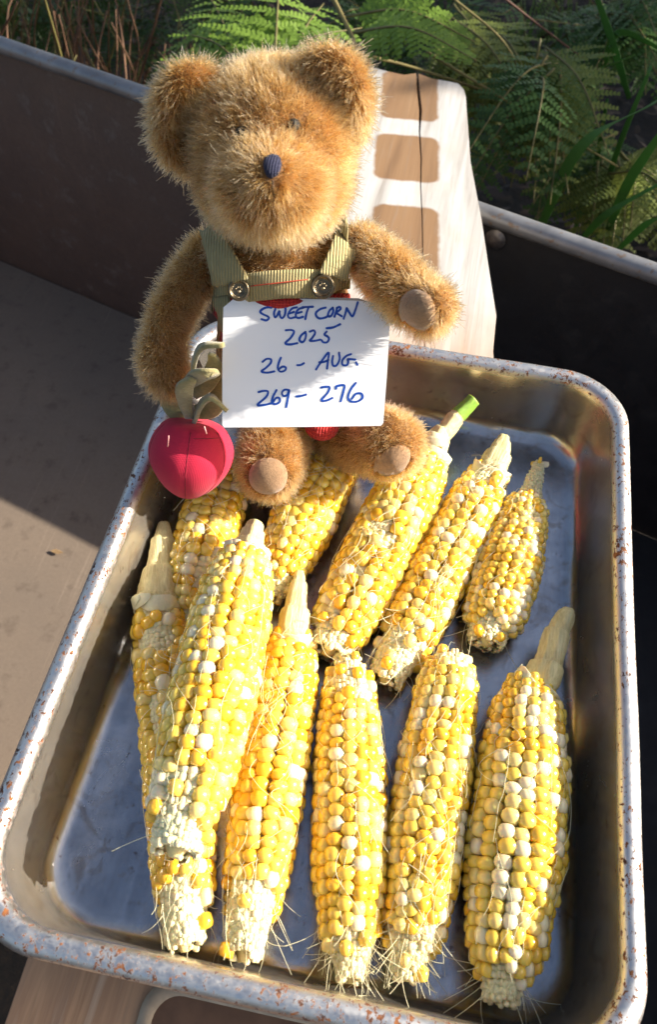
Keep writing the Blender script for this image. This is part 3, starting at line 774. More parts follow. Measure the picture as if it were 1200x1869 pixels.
# ---- head
hm = blob([E(500, 256, .008, 142, 126, .034), E(500, 326, -.002, 134, 86, .034), E(494, 334, -.0255, 100, 82, .0235, 0), E(493, 318, -.036, 52, 44, .014)], smooth_it=6)
tree_h = BVHTree.FromPolygons([v.co for v in hm.vertices], [p.vertices for p in hm.polygons])
def hit(u, v, tree, fall=None):
    d = Vector(ray(u, v)).normalized(); h = tree.ray_cast(CAMV, d)
    if h[0] is None: return (Vector(fall), -d) if fall is not None else (None, None)
    return h[0], h[1]
pn, nn_ = hit(496, 308, tree_h); pe1, ne1 = hit(440, 243, tree_h); pe2, ne2 = hit(537, 229, tree_h); pm, nm = hit(500, 365, tree_h)
head = obj("head", hm.copy(), bear, MSKIN, BO)
hc = np.array(bp(497, 300, .0))
def head_flow(P, N):
    f = P - np.array(pn); f[:, 2] *= 1.0; f /= np.linalg.norm(f, axis=1)[:, None] + 1e-6; f[:, 2] -= .45; return f
def keep_head(P, N):
    dn = np.linalg.norm(P - np.array(pn), axis=1)
    return (dn > .0042) & (np.linalg.norm(P - np.array(pe1), axis=1) > .0022) & (np.linalg.norm(P - np.array(pe2), axis=1) > .0022)
fur(head, hm, FD, .0068, keep_head, droop=.35, flow=head_flow, seed=2)
# nose: stitched dark blue oval
def patch(name, centre_uv, outline_px, tree, mat, parent, lift=.0012, dome=.0018):
    c, n = hit(*centre_uv, tree); V, F = [], []; m = len(outline_px); RINGS = 5
    for i in range(RINGS + 1):
        s = i / RINGS
        for (u, v) in outline_px:
            p, q = hit(centre_uv[0] + (u - centre_uv[0]) * max(s, .02), centre_uv[1] + (v - centre_uv[1]) * max(s, .02), tree, c)
            V.append(p + q * (lift + dome * (1 - s ** 2.2)) - q * (lift + .002) * (1 if i == RINGS else 0))
    for i in range(RINGS):
        for k in range(m): F.append((i * m + k, i * m + (k + 1) % m, (i + 1) * m + (k + 1) % m, (i + 1) * m + k))
    F.append(tuple(range(m - 1, -1, -1)))
    return obj(name, mesh(name, V, F), parent, mat, BO)
MNOSE = m_cloth("navy_stitching", (.010, .012, .045), .0011, 0, .7, .0005)
def ring(c, rx, ry, n=20, e=2.6, ph=0):
    out = []
    for k in range(n):
        a = 2 * math.pi * k / n; cc, ss = math.cos(a), math.sin(a)
        out.append((c[0] + rx * math.copysign(abs(cc) ** (2 / e), cc), c[1] + ry * math.copysign(abs(ss) ** (2 / e), ss)))
    return out
no_px = [(u + (v - 307) * -.02, v) for u, v in ring((497, 307), 17, 21)]
no_px = [(496 + (u - 496) * (1 - .25 * max(0, (v - 307) / 21)), v) for u, v in no_px]
nose = patch("nose", (496, 307), no_px, tree_h, MNOSE, head, .0020, .0014)
MEYE = simple("dark_eye", (.004, .003, .003), .8, .1, 50)
for pe, ne in ((pe1, ne1), (pe2, ne2)):
    bm = bmesh.new(); bmesh.ops.create_uvsphere(bm, u_segments=16, v_segments=10, radius=.0030, matrix=Matrix.Translation(pe - ne * .0006)); obj("eye", bm_mesh("eye", bm, True), head, MEYE, BO)
mpts = [hit(u, v, tree_h)[0] + hit(u, v, tree_h)[1] * .0012 for u, v in ((497, 330), (499, 345), (501, 362))]
obj("mouth_stitch", mesh("mouth_stitch", *tube(catmull(mpts, 4), .0006, 6)), head, simple("brown_thread", (.05, .025, .012), .8), BO)
# ---- ears
def ear(chainpx, disc, seed):
    me = blob(chain(chainpx, 6) + [E(*disc)], .0022, 5)
    e = obj("ear", me.copy(), bear, MSKIN, BO); fur(e, me, FD, .0068, None, .25, seed=seed); return e
ear([(388, 150, .012, 22), (345, 142, .008, 25), (312, 170, .006, 26), (302, 218, .006, 26), (316, 266, .006, 26), (350, 296, .008, 24)], (342, 218, .020, 46, 70, .008), 21)
ear([(560, 128, .014, 22), (600, 112, .012, 26), (636, 132, .010, 27), (650, 182, .010, 27), (644, 240, .012, 24)], (612, 180, .024, 44, 62, .009), 22)
# ---- torso
tm = blob([E(508, 462, .004, 130, 66, .028), E(518, 550, .002, 122, 90, .034), E(540, 680, .014, 118, 105, .034), E(555, 770, .020, 110, 70, .032)], smooth_it=8)
tree_t = BVHTree.FromPolygons([v.co for v in tm.vertices], [p.vertices for p in tm.polygons])
torso = obj("torso", tm.copy(), bear, MSKIN, BO)
ztop = float(bp(515, 500, -.02)[2])
fur(torso, tm, FD * .8, .0055, lambda P, N: P[:, 2] > ztop - .004, seed=31)
# ---- arms and legs
def limb(name, ch, extra, seed, pad=None, length=.0066, droop=.35):
    me = blob(chain(ch, 6) + extra, .0024, 8)
    tr = BVHTree.FromPolygons([v.co for v in me.vertices], [p.vertices for p in me.polygons])
    o = obj(name, me.copy(), bear, MSKIN, BO); keep = None
    if pad:
        (cu, cv, rx, ry, rot) = pad
        ca, sa = math.cos(math.radians(rot)), math.sin(math.radians(rot))
        px = [(cu + x * ca - y * sa, cv + x * sa + y * ca) for x, y in ring((0, 0), rx, ry, 22, 2.1)]
        patch("paw_pad", (cu, cv), px, tr, MPAD, o, .0014, .0014)
        def keep(P, N):
            q = (P - CAM) @ RB; uu = CU + FPX * q[:, 0] / -q[:, 2] - cu; vv = CV - FPX * q[:, 1] / -q[:, 2] - cv
            x = (uu * ca + vv * sa) / rx; y = (-uu * sa + vv * ca) / ry
            fac = np.einsum('ij,ij->i', N, CAM - P) > 0
            return ~((x * x + y * y < .74) & fac)
    fur(o, me, FD, length, keep, droop, seed=seed); return o
MPAD = m_felt("tan_felt_pad", (.33, .195, .10))
limb("arm", [(382, 466, .008, 36), (352, 505, .000, 38), (320, 556, -.010, 35), (304, 600, -.020, 34), (296, 650, -.028, 40), (304, 688, -.034, 35)], [E(300, 660, -.030, 40, 42, .012)], 41)["label"] = "arm hanging beside the red toy fruit"
limb("arm", [(656, 448, .012, 36), (690, 475, -.002, 42), (725, 515, -.020, 47), (765, 548, -.036, 46), (787, 560, -.046, 44)], [], 42, (764, 566, 36, 42, -15))["label"] = "arm raised over the card"
limb("leg", [(515, 765, -.004, 56), (505, 800, -.026, 58), (498, 832, -.046, 58), (494, 852, -.056, 56)], [], 43, (490, 868, 40, 37, 0), .0060)
limb("leg", [(600, 778, -.004, 54), (645, 795, -.020, 56), (690, 805, -.032, 58), (718, 812, -.040, 54)], [E(706, 798, -.038, 58, 50, .014)], 44, (716, 842, 44, 26, -38), .0060)
# ---- dungarees
MCORD = m_cloth("olive_corduroy", (.40, .33, .15), .0015, math.radians(-8.6), .9, .0011)
MCORD2 = m_cloth("olive_corduroy_strap", (.40, .33, .15), .0015, math.radians(-8.6), .9, .0011)
MRED = m_cloth("red_knit", (.46, .018, .014), .0017, 0, .8, .0007, True)
dung = empty("dungarees"); dung.parent = bear
tag(dung)
def cloth(name, grid_px, mat, off_, thick, parent=dung):
    """grid of photo points laid on the torso, lifted off it"""
    V = []; nj, ni = len(grid_px), len(grid_px[0])
    top, bot = [], []
    for row in grid_px:
        for (u, v) in row:
            p, n = hit(u, v, tree_t)
            if p is None: p = Vector(bp(u, v, .004)); n = -Vector(ray(u, v)).normalized()
            n = (n + Vector((-.05, -.75, .4))).normalized()
            top.append(p + n * off_)
            bot.append(p + n * (off_ - thick))
    # relax so that the cloth is taut
    for _ in range(6):
        t2 = list(top)
        for j in range(nj):
            for i in range(ni):
                nb = [top[jj * ni + ii] for jj, ii in ((j - 1, i), (j + 1, i), (j, i - 1), (j, i + 1)) if 0 <= jj < nj and 0 <= ii < ni]
                if len(nb) == 4: t2[j * ni + i] = top[j * ni + i] * .5 + sum(nb, Vector()) / 4 * .5
        top = t2
    V = top + bot; n1 = ni * nj; F = []
    for j in range(nj - 1):
        for i in range(ni - 1):
            a = j * ni + i; F.append((a, a + ni, a + ni + 1, a + 1)); F.append((n1 + a, n1 + a + 1, n1 + a + ni + 1, n1 + a + ni))
    bd = [i for i in range(ni)] + [j * ni + ni - 1 for j in range(1, nj)] + [(nj - 1) * ni + i for i in range(ni - 2, -1, -1)] + [j * ni for j in range(nj - 2, 0, -1)]
    for k in range(len(bd)):
        a, b = bd[k], bd[(k + 1) % len(bd)]; F.append((a, b, n1 + b, n1 + a))
    me = mesh(name, V, F); o = obj(name, me, parent, mat, BO); return o
def lerp(a, b, t): return a + (b - a) * t
def band(left, right, nj=10, ni=9):
    Lp, Rp = catmull(left, nj), catmull(right, nj); g = []
    for a, b in zip(Lp, Rp): g.append([(lerp(a[0], b[0], i / (ni - 1)), lerp(a[1], b[1], i / (ni - 1))) for i in range(ni)])
    return g
bibg = []
for j in range(8):
    s = j / 7; bibg.append([(lerp(406, 628, i / 20), lerp(502, 490, i / 20) + s * 40 - 5 * math.sin(math.pi * i / 20)) for i in range(21)])
cloth("bib_top", bibg, MCORD, .0070, .003)
body = []
for j in range(12):
    s = j / 11; body.append([(lerp(404 - 4 * s, 640 + 30 * s, i / 20), lerp(536, 720, s)) for i in range(21)])
cloth("bib_front", body, MRED, .0055, .003)["label"] = "red knitted front below the olive band"
cloth("strap", band([(384, 395), (388, 430), (397, 468), (408, 510)], [(410, 395), (420, 430), (438, 465), (462, 502)]), MCORD2, .0095, .0028)
cloth("strap", band([(604, 385), (606, 420), (598, 455), (578, 495)], [(634, 385), (638, 420), (634, 455), (620, 500)]), MCORD2, .0095, .0028)
cloth("side_panel", band([(402, 540), (398, 620), (396, 700), (400, 745)], [(430, 540), (430, 620), (430, 700), (430, 745)]), MCORD, .0060, .003)["label"] = "olive corduroy side beside the card"
sh = blob([E(588, 775, -.030, 36, 24, .012), E(545, 740, .012, 128, 70, .036), E(600, 778, -.004, 60, 46, .018), E(520, 770, -.004, 58, 46, .017)], .0026, 8)
obj("shorts", sh, dung, MRED, BO)["label"] = "red knitted seat between the legs"
st_l = [hit(u, v, tree_t)[0] + Vector((-.05, -.75, .4)).normalized() * .0074 for u, v in ((465, 517), (500, 513), (535, 509), (568, 505))]
obj("red_stitch_line", mesh("red_stitch_line", *tube(catmull(st_l, 4), .00032, 5)), dung, simple("red_thread", (.40, .05, .02), .8), BO)
MBRASS = simple("dark_bronze_button", (.15, .115, .07), .38, .35, 400, .4, .0004, Metallic=.85)
def button(u, v, rpx):
    p, n = hit(u, v, tree_t); n = Vector((.12, -.80, .60)).normalized(); s = px2m(p); r = rpx * s
    ctr = p + n * .0112; xa = n.orthogonal().normalized(); xa = (Vector(XB) - n * Vector(XB).dot(n)).normalized(); ya = n.cross(xa)
    prof = [(0, .0016), (.55, .0016), (.66, .0018), (.74, .0026), (.86, .0029), (.96, .0022), (1, .0008), (.95, -.0008), (0, -.001)]
    V, F = [], []
    for a, h in prof:
        for k in range(28): q = 2 * math.pi * k / 28; V.append(ctr + (xa * math.cos(q) + ya * math.sin(q)) * r * a + n * h)
    for i in range(len(prof) - 1):
        for k in range(28): F.append((i * 28 + k, i * 28 + (k + 1) % 28, (i + 1) * 28 + (k + 1) % 28, (i + 1) * 28 + k))
    b = obj("button", mesh("button", V, F), dung, MBRASS, BO)
    # rope ring and paw emblem in relief
    parts = []
    for k in range(26):
        q = 2 * math.pi * k / 26; c0 = ctr + (xa * math.cos(q) + ya * math.sin(q)) * r * .56 + n * .0017; c1 = ctr + (xa * math.cos(q + .16) + ya * math.sin(q + .16)) * r * .68 + n * .0019
        parts.append(tube([c0, c1], r * .03, 5))
    for (x, y, a, bq) in ((0, -.14, .22, .16), (-.24, .08, .085, .12), (-.09, .22, .08, .12), (.09, .22, .08, .12), (.24, .08, .085, .12)):
        V2, F2 = [], []
        for i, (sc_, h) in enumerate(((1, .0014), (.8, .0021), (.35, .0024))):
            for k in range(10): q = 2 * math.pi * k / 10; V2.append(ctr + xa * r * (x + a * sc_ * math.cos(q)) + ya * r * (y + bq * sc_ * math.sin(q)) + n * h)
        for i in range(2):
            for k in range(10): F2.append((i * 10 + k, i * 10 + (k + 1) % 10, (i + 1) * 10 + (k + 1) % 10, (i + 1) * 10 + k))
        F2.append(tuple(20 + k for k in range(10))); parts.append((V2, F2))
    obj("button_emblem", mesh("button_emblem", *join(parts)), dung, MBRASS2, BO)
MBRASS2 = simple("worn_bronze_relief", (.36, .28, .17), .35, .2, 400, Metallic=.85)
button(441, 526, 20); button(590, 520, 22)

# ================================================================== card with handwriting
pBL = Vector(bp(406, 780, -.072)); pTL = Vector(bp(408, 546, -.026))
upv = pTL - pBL; hx = Vector((.9812, .1866, .0486)); hx = (hx - upv * hx.dot(upv) / upv.length_squared).normalized(); CN = hx.cross(upv).normalized()
if CN.dot(CAMV - pBL) < 0: CN = -CN
def cp(u, v, lift=0.0):
    p = onplane(u, v, pBL, np.array(CN)); return Vector(p) + CN * lift
card = empty("card", pBL, "white card with blue handwriting held against the bear", "card")
def flat(name, outline, th, mat, parent, off):
    n = len(outline); V = [p + CN * th / 2 for p in outline] + [p - CN * th / 2 for p in outline]
    F = [tuple(range(n)), tuple(range(2 * n - 1, n - 1, -1))] + [(i, n + i, n + (i + 1) % n, (i + 1) % n) for i in range(n)]
    me = mesh(name, V, F, False)
    bm = bmesh.new(); bm.from_mesh(me); bmesh.ops.recalc_face_normals(bm, faces=bm.faces); bm.to_mesh(me); bm.free()
    return obj(name, me, parent, mat, off)
co_px = [(406, 775), (409, 780), (560, 779), (696, 777), (700, 772), (707, 680), (714, 556), (655, 549), (540, 545), (430, 543), (408, 561), (406, 660)]
MCARD = MT("white_card"); MCARD.set(Roughness=.45, Base_Color=(.80, .80, .81)); MCARD.bump(MCARD.noise(MCARD.coord(), 300, 3), .05, .0003)
flat("sheet", [cp(u, v) for u, v in co_px], .0009, MCARD.m, card, pBL)
flat("backing_sheet", [cp(u, v, -.0011) for u, v in [(408, 776), (690, 774), (700, 560), (655, 544), (432, 540), (411, 558)]], .0008, simple("card_backing", (.55, .47, .38), .7), card, pBL)
def c1(x, y): return (460 + x / 5.714, 545 + y / 5.714)
def c2(x, y): return (460 + x / 5.714, 635 + y / 5.714)
ST = []
def S1(*p): ST.append([c1(*q) for q in p])
def S2(*p): ST.append([c2(*q) for q in p])
S1((205, 95), (160, 92), (110, 112), (88, 140), (120, 165), (165, 185), (178, 205), (150, 228), (100, 215))           # S
S1((245, 110), (232, 150), (240, 195), (262, 180), (288, 130), (290, 165), (310, 205), (340, 180), (352, 120), (345, 62))  # W
S1((470, 92), (420, 105), (385, 150), (378, 185), (400, 205), (450, 195)); S1((395, 155), (440, 140))                      # E
S1((540, 95), (490, 110), (462, 150), (462, 190), (490, 203), (535, 190)); S1((475, 152), (520, 140))                      # E
S1((530, 90), (590, 88), (638, 86)); S1((592, 92), (572, 150), (558, 215))                                                 # T
S1((770, 95), (715, 110), (672, 145), (672, 180), (705, 207), (760, 200), (800, 180))                                      # C
S1((845, 95), (812, 125), (795, 165), (805, 188), (832, 175), (850, 130), (845, 95))                                       # O
S1((890, 100), (875, 150), (862, 190)); S1((885, 100), (915, 88), (925, 110), (885, 148), (905, 165), (940, 185))          # R
S1((990, 100), (975, 160), (958, 210)); S1((990, 100), (1020, 150), (1050, 185), (1080, 120), (1105, 40))                  # N
S1((355, 330), (415, 328), (440, 350), (405, 410), (350, 465), (400, 478), (475, 465))                                     # 2
S1((560, 348), (515, 385), (497, 430), (525, 455), (553, 430), (565, 380), (558, 348))                                     # 0
S1((605, 345), (645, 332), (660, 360), (630, 410), (605, 440), (660, 440), (715, 428))                                     # 2
S1((780, 345), (758, 375), (790, 395), (805, 420), (785, 455), (745, 455), (730, 435)); S1((780, 310), (850, 300), (922, 268))  # 5
S2((112, 145), (155, 115), (200, 120), (195, 160), (145, 210), (102, 245), (160, 258), (235, 245))                         # 2
S2((303, 102), (280, 160), (272, 215), (300, 247), (345, 235), (355, 205), (320, 195), (280, 225))                         # 6
S2((475, 180), (510, 178), (543, 160))
S2((670, 225), (720, 150), (800, 48), (795, 130), (785, 215)); S2((705, 150), (755, 145), (800, 125))                      # A
S2((848, 85), (838, 140), (850, 185), (885, 180), (915, 120), (910, 50))                                                   # U
S2((1035, 65), (985, 85), (945, 130), (948, 175), (990, 180), (1005, 150), (1000, 118)); S2((1000, 118), (1040, 118), (1080, 122))  # G
S2((1088, 150), (1095, 162), (1103, 175))
S2((70, 460), (120, 448), (168, 455), (150, 510), (60, 592), (120, 595), (200, 578))                                       # 2
S2((258, 440), (220, 510), (212, 570), (250, 585), (292, 560), (285, 520), (250, 525), (225, 560))                         # 6
S2((390, 440), (345, 435), (315, 465), (330, 500), (370, 490), (390, 445), (380, 510), (360, 615))                         # 9
S2((465, 505), (515, 500), (565, 487))
S2((725, 412), (770, 405), (812, 412), (790, 470), (725, 545), (780, 548), (840, 522))                                     # 2
S2((880, 425), (885, 400), (965, 390), (955, 460), (928, 555))                                                             # 7
S2((1085, 365), (1035, 430), (1005, 510), (1030, 555), (1100, 558), (1155, 520), (1140, 475), (1085, 480), (1045, 530))    # 6
MINK = simple("blue_marker_ink", (.006, .06, .36), .4, .25, 500)
for s in ST:
    P = catmull([(a, b, 0) for a, b in s], 6)
    Q = [cp(a[0], a[1], .00062) for a in P]; n = len(Q); V, F = [], []
    for i in range(n):
        t = (Q[min(i + 1, n - 1)] - Q[max(i - 1, 0)]).normalized(); sd = t.cross(CN).normalized(); hw = .00056 * (1 + .18 * noise.noise(Q[i] * 300))
        V += [Q[i] + sd * hw, Q[i] - sd * hw]
    for i in range(n - 1): F.append((2 * i, 2 * i + 1, 2 * i + 3, 2 * i + 2))
    # round ends
    for e, j in ((0, 1), (n - 1, n - 2)):
        t = (Q[e] - Q[j]).normalized(); sd = t.cross(CN).normalized(); b = len(V)
        for k in range(7): q = math.pi * k / 6; V.append(Q[e] + sd * math.cos(q) * .00056 + t * math.sin(q) * .00056)
        F.append(tuple(b + k for k in range(7)))
    o = obj("pen_stroke", mesh("pen_stroke", V, F, False), card, MINK, pBL)

# ================================================================== stuffed red toy fruit
fc = Vector(bp(348, 834, -.062)); fs = px2m(fc)
fruit = empty("toy_fruit", fc, "red stuffed fabric toy fruit with olive felt leaves beside the bear", "toy fruit")
MCRIM = m_cloth("crimson_cotton", (.46, .004, .036), .00075, .3, .25, .0003, True, .1)
upf = (Vector((.0, .60, .80))).normalized(); xf = Vector((.98, .18, 0)); xf = (xf - upf * xf.dot(upf)).normalized(); yf = upf.cross(xf)
prof = [(0, 67), (14, 68), (34, 67), (50, 62), (60, 53), (69, 40), (75, 24), (77, 8), (74, -10), (66, -28), (55, -45), (42, -59), (28, -70), (14, -77), (0, -79)]
P = catmull([(a, b, 0) for a, b in prof], 3); V, F = [], []; NS = 56
seams = [1.05, 2.25, 3.5, 4.75, 5.75]
def fruit_pt(r, h, a, lift=0):
    d = 1.0
    for s in seams:
        q = abs((a - s + math.pi) % (2 * math.pi) - math.pi); d -= .028 * math.exp(-(q / .07) ** 2)
    pk = .018 * math.sin(a * 5 + 1.3) * max(0, h / 70) + .012 * noise.noise(Vector((math.cos(a) * 2, math.sin(a) * 2, h * .03)))
    rr = r * (d + pk) + lift
    hh = h - 3.0 * math.exp(-((h - 42) / 3.5) ** 2) * 0
    return fc + (xf * math.cos(a) + yf * math.sin(a)) * rr * fs + upf * hh * fs
for (r, h, _) in P:
    for k in range(NS): V.append(fruit_pt(max(r, .3), h, 2 * math.pi * k / NS))
for i in range(len(P) - 1):
    for k in range(NS): F.append((i * NS + k, (i + 1) * NS + k, (i + 1) * NS + (k + 1) % NS, i * NS + (k + 1) % NS))
obj("stuffed_body", mesh("stuffed_body", V, F), fruit, MCRIM, fc)
MTHR = simple("dark_red_thread", (.22, .006, .02), .8)
for s in seams:
    obj("seam", mesh("seam", *tube([fruit_pt(r, h, s, .4) for (r, h, _) in P[10:-3:2]], .00028, 5)), fruit, MTHR, fc)
obj("seam", mesh("seam", *tube([fruit_pt(60, 50 + 3 * math.sin(2.5 * a + 1), a, .5) for a in np.linspace(0, 2 * math.pi, 60)], .00028, 5)), fruit, MTHR, fc)
for (u, v) in (((308, 795), (306, 815)), ((373, 778), (377, 792))):
    obj("loose_thread", mesh("loose_thread", *tube([Vector(bp(*u, -.0825)), Vector(bp((u[0] + v[0]) / 2, (u[1] + v[1]) / 2, -.0835)), Vector(bp(*v, -.0835))], .0003, 5)), fruit, simple("pink_thread", (.75, .35, .33), .8), fc)
MFELT = m_felt("olive_felt", (.30, .255, .105))
def leaf(pts, wpx, side=None, th=.0022):
    q = [Vector(bp(*p)) for p in pts]; P = [Vector(x) for x in catmull([tuple(x) for x in q], 6)]; n = len(P); s = px2m(q[0])
    ws = [float(x[0]) * s for x in catmull([(a, a, a) for a in wpx], 6)]
    sd = Vector(side) if side else Vector((.4, -.6, .5))
    o = obj("felt_leaf", mesh("felt_leaf", *strip(P, ws, th, sd)), fruit, MFELT, fc)
leaf([(345, 762, -.052), (338, 735, -.056), (337, 708, -.060), (352, 692, -.062)], (16, 26, 30, 14), (1, .1, .1))
leaf([(344, 700, -.050), (362, 686, -.060), (380, 682, -.063), (396, 684, -.060)], (24, 32, 34, 14), (.1, -.4, 1))
leaf([(350, 700, -.044), (356, 655, -.052), (372, 632, -.057), (408, 630, -.060)], (22, 26, 22, 10), (.3, -.8, .5))
leaf([(355, 765, -.050), (368, 738, -.058), (388, 728, -.062), (415, 750, -.066)], (24, 30, 24, 8), (.3, -.75, .6))
leaf([(338, 768, -.046), (318, 750, -.044), (302, 722, -.038), (296, 700, -.034)], (22, 30, 28, 12), (.9, .3, .2))
leaf([(352, 720, -.044), (376, 700, -.046), (392, 668, -.046), (386, 646, -.046)], (22, 32, 30, 12), (.9, -.1, .1))
leaf([(358, 752, -.046), (388, 745, -.046), (402, 715, -.044), (404, 690, -.044)], (26, 34, 32, 14), (.9, -.1, .1))

# ================================================================== plants behind the barrow
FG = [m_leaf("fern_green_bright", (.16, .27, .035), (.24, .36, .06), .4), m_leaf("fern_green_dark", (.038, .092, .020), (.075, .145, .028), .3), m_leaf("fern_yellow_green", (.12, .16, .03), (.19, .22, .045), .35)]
MRACH = simple("fern_stalk", (.14, .12, .035), .6); MDRY = simple("dry_brown_stem", (.13, .066, .034), .8, .4, 30); MGRASS = m_leaf("grass_green", (.06, .17, .03), (.10, .23, .045), .35)
def frond_mesh(pts, width, npin, seed, droop=.2, pn_=13, lfr=.13):
    """a fern frond: stalk, paired pinnae, each cut into leaflets; pts world points base -> tip"""
    rd = random.Random(seed); P = [Vector(x) for x in catmull([tuple(p) for p in pts], 10)]; n = len(P)
    tv, tf = tube(P, [.0016 * (1 - .8 * i / n) + .0003 for i in range(n)], 5)
    V, F = [], []
    L = sum((P[i + 1] - P[i]).length for i in range(n - 1))
    vw = (CAMV - P[n // 2]).normalized(); upn = (vw * .55 + Vector((0, 0, 1)) * .6 + Vector((rd.uniform(-.3, .3), rd.uniform(-.3, .3), 0))).normalized()
    for k in range(npin):
        s = .14 + .85 * k / npin; x = s * (n - 1); i = int(x); p = P[i].lerp(P[min(i + 1, n - 1)], x - i)
        t = (P[min(i + 1, n - 1)] - P[max(i - 1, 0)]).normalized(); sd = t.cross(upn).normalized(); nn = sd.cross(t)
        ln = width * (1 - s) ** .75 * (1.0 if s > .22 else .85) * 1.15 + .004
        for side in (-1, 1):
            d = (sd * side + t * rd.uniform(.25, .5) - nn * rd.uniform(0, .35)).normalized()
            q = max(4, int(pn_ * ln / width)); lw = ln / q
            e = nn.cross(d).normalized()
            for m in range(q):
                f = (m + .5) / q; pc = p + d * ln * f - nn * ln * droop * f * f
                ll = (width * lfr * (1 - f) ** .5 * (.35 + .65 * ln / width) + .0012) * rd.uniform(.85, 1.1)
                for s2 in (-1, 1):
                    dd = (e * s2 + d * .45 + nn * rd.uniform(-.25, .25)).normalized(); b = len(V); hw = lw * .40
                    V += [pc - d * hw * .9, pc + dd * ll * .6 - d * hw, pc + dd * ll, pc + dd * ll * .6 + d * hw, pc + d * hw * .9]
                    F.append((b, b + 1, b + 2, b + 3, b + 4))
    return (tv, tf), (V, F)
def fern(name_label, fronds, mat, group=None, seed=1, width=.05, npin=20, pn_=13, lfr=.13):
    base = np.mean([np.array(f[0]) for f in fronds], axis=0)
    root = empty("fern", base, name_label, "fern", group)
    for k, pts in enumerate(fronds):
        ln_ = np.linalg.norm(pts[2] - pts[0])
        if ln_ < .16: pts = [pts[0], pts[0] + (pts[2] - pts[0]) / ln_ * .08 + np.array([0, 0, .02]), pts[0] + (pts[2] - pts[0]) / ln_ * .17]
        (tv, tf), (V, F) = frond_mesh(pts, width, npin, seed * 31 + k, pn_=pn_, lfr=lfr)
        fo = tag(obj("frond", mesh("frond", V, F, False), root, mat, base), kind="stuff")
        st = obj("frond_stalk", mesh("frond_stalk", tv, tf), None, MRACH, base); st.parent = fo
    return root
def fr(pa, ya, pb, yb_, sag=.03, mid=None):
    a, b = aty(*pa, ya), aty(*pb, yb_); m = (a + b) / 2 + np.array([0, 0, sag]); return [a, m, b]
# the sunlit fern behind the bear's head
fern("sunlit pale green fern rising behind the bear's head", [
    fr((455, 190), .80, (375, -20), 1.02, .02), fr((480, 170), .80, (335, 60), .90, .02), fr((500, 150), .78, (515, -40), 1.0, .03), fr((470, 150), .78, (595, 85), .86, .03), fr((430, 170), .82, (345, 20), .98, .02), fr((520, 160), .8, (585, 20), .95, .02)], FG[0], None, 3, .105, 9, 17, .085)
fern("fern frond with long combed leaflets beside the bear's ear", [fr((640, 60), .82, (800, 95), .78, .0), fr((630, 30), .86, (785, 60), .84, .01)], FG[0], None, 4, .040, 26, 7, .16)
rd = random.Random(5)
FL = ["dark fern hanging down beside the sunlit rim", "olive fern drooping in the middle of the undergrowth", "dark green fern at the right edge of the undergrowth", "shaded fern above the plank's far end", "deep green fern in the upper right corner", "small fern growing low behind the bright rim"]
specs = [((1010, 120), (935, 385), .82, .70), ((1000, 90), (1010, 330), .86, .72), ((1110, 250), (1030, 400), .9, .8), ((830, 30), (905, 290), .95, .84), ((1120, 10), (1180, 130), 1.0, .9), ((1120, 300), (1170, 430), .8, .7)]
for k, (pb_, pt, y0, y1) in enumerate(specs):
    fl = []
    for q in range(10):
        fl.append(fr((pb_[0] + rd.uniform(-35, 35), pb_[1] + rd.uniform(-30, 30)), y0 + rd.uniform(0, .12), (pt[0] + rd.uniform(-110, 110), pt[1] + rd.uniform(-70, 50)), y1 + rd.uniform(-.04, .10), rd.uniform(.0, .05)))
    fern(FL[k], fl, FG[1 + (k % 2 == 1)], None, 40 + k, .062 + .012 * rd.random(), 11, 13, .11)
# deeper undergrowth: darker fronds filling the background
FL2 = ["dark undergrowth fern behind the left rim", "dark undergrowth fern above the bear's left ear", "dark undergrowth fern behind the sunlit fern", "dark undergrowth fern at the top of the picture, right of the bear", "dark undergrowth fern behind the hanging fern", "dark undergrowth fern in the far right corner"]
for k, (cx, cy) in enumerate([(60, 40), (240, 30), (430, 10), (720, 30), (930, 120), (1130, 60)]):
    fl = []
    for q in range(14):
        fl.append(fr((cx + rd.uniform(-90, 90), cy + rd.uniform(0, 80)), 1.35 + rd.uniform(-.1, .2), (cx + rd.uniform(-170, 170), cy + rd.uniform(-110, 110)), 1.15 + rd.uniform(-.1, .2), rd.uniform(.0, .06)))
    fl = [f if np.linalg.norm(f[2] - f[0]) > .14 else [f[0], f[1] + np.array([0, 0, .05]), f[0] + (f[2] - f[0]) / np.linalg.norm(f[2] - f[0]) * .16] for f in fl]
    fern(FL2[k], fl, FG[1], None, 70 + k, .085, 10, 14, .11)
# grass blades on the right
gr = empty("grass_clump", aty(1130, 470, .75), "clump of long green grass blades at the right edge", "grass")
gb = [((985, 420), (1060, 270), (1200, 185), .74, .7, 16), ((1110, 420), (1150, 330), (1210, 240), .72, .68, 13), ((1060, 440), (1110, 390), (1215, 330), .70, .66, 10), ((1150, 180), (1120, 80), (1085, -20), .9, .95, 12),
      ((1090, 445), (1120, 300), (1190, 120), .80, .8, 8), ((1040, 440), (1080, 340), (1110, 180), .82, .85, 8), ((1125, 460), (1180, 410), (1230, 390), .68, .66, 10), ((1100, 130), (1130, 60), (1210, 90), .95, .9, 9), ((1000, 250), (1060, 150), (1160, 100), .9, .85, 6)]
for k, (a, b, c, y0, y1, wpx) in enumerate(gb):
    pts = [tuple(aty(*a, y0)), tuple(aty(*b, (y0 + y1) / 2)), tuple(aty(*c, y1))]; P = catmull(pts, 10); n = len(P)
    wd = [wpx * px2m(P[0]) * (.5 + .9 * math.sin(math.pi * min(.98, .12 + .86 * i / n))) for i in range(n)]
    obj("blade", mesh("blade", *strip(P, wd, .0006, Vector((.5, -.5, .7)))), gr, MGRASS, aty(1130, 470, .75))
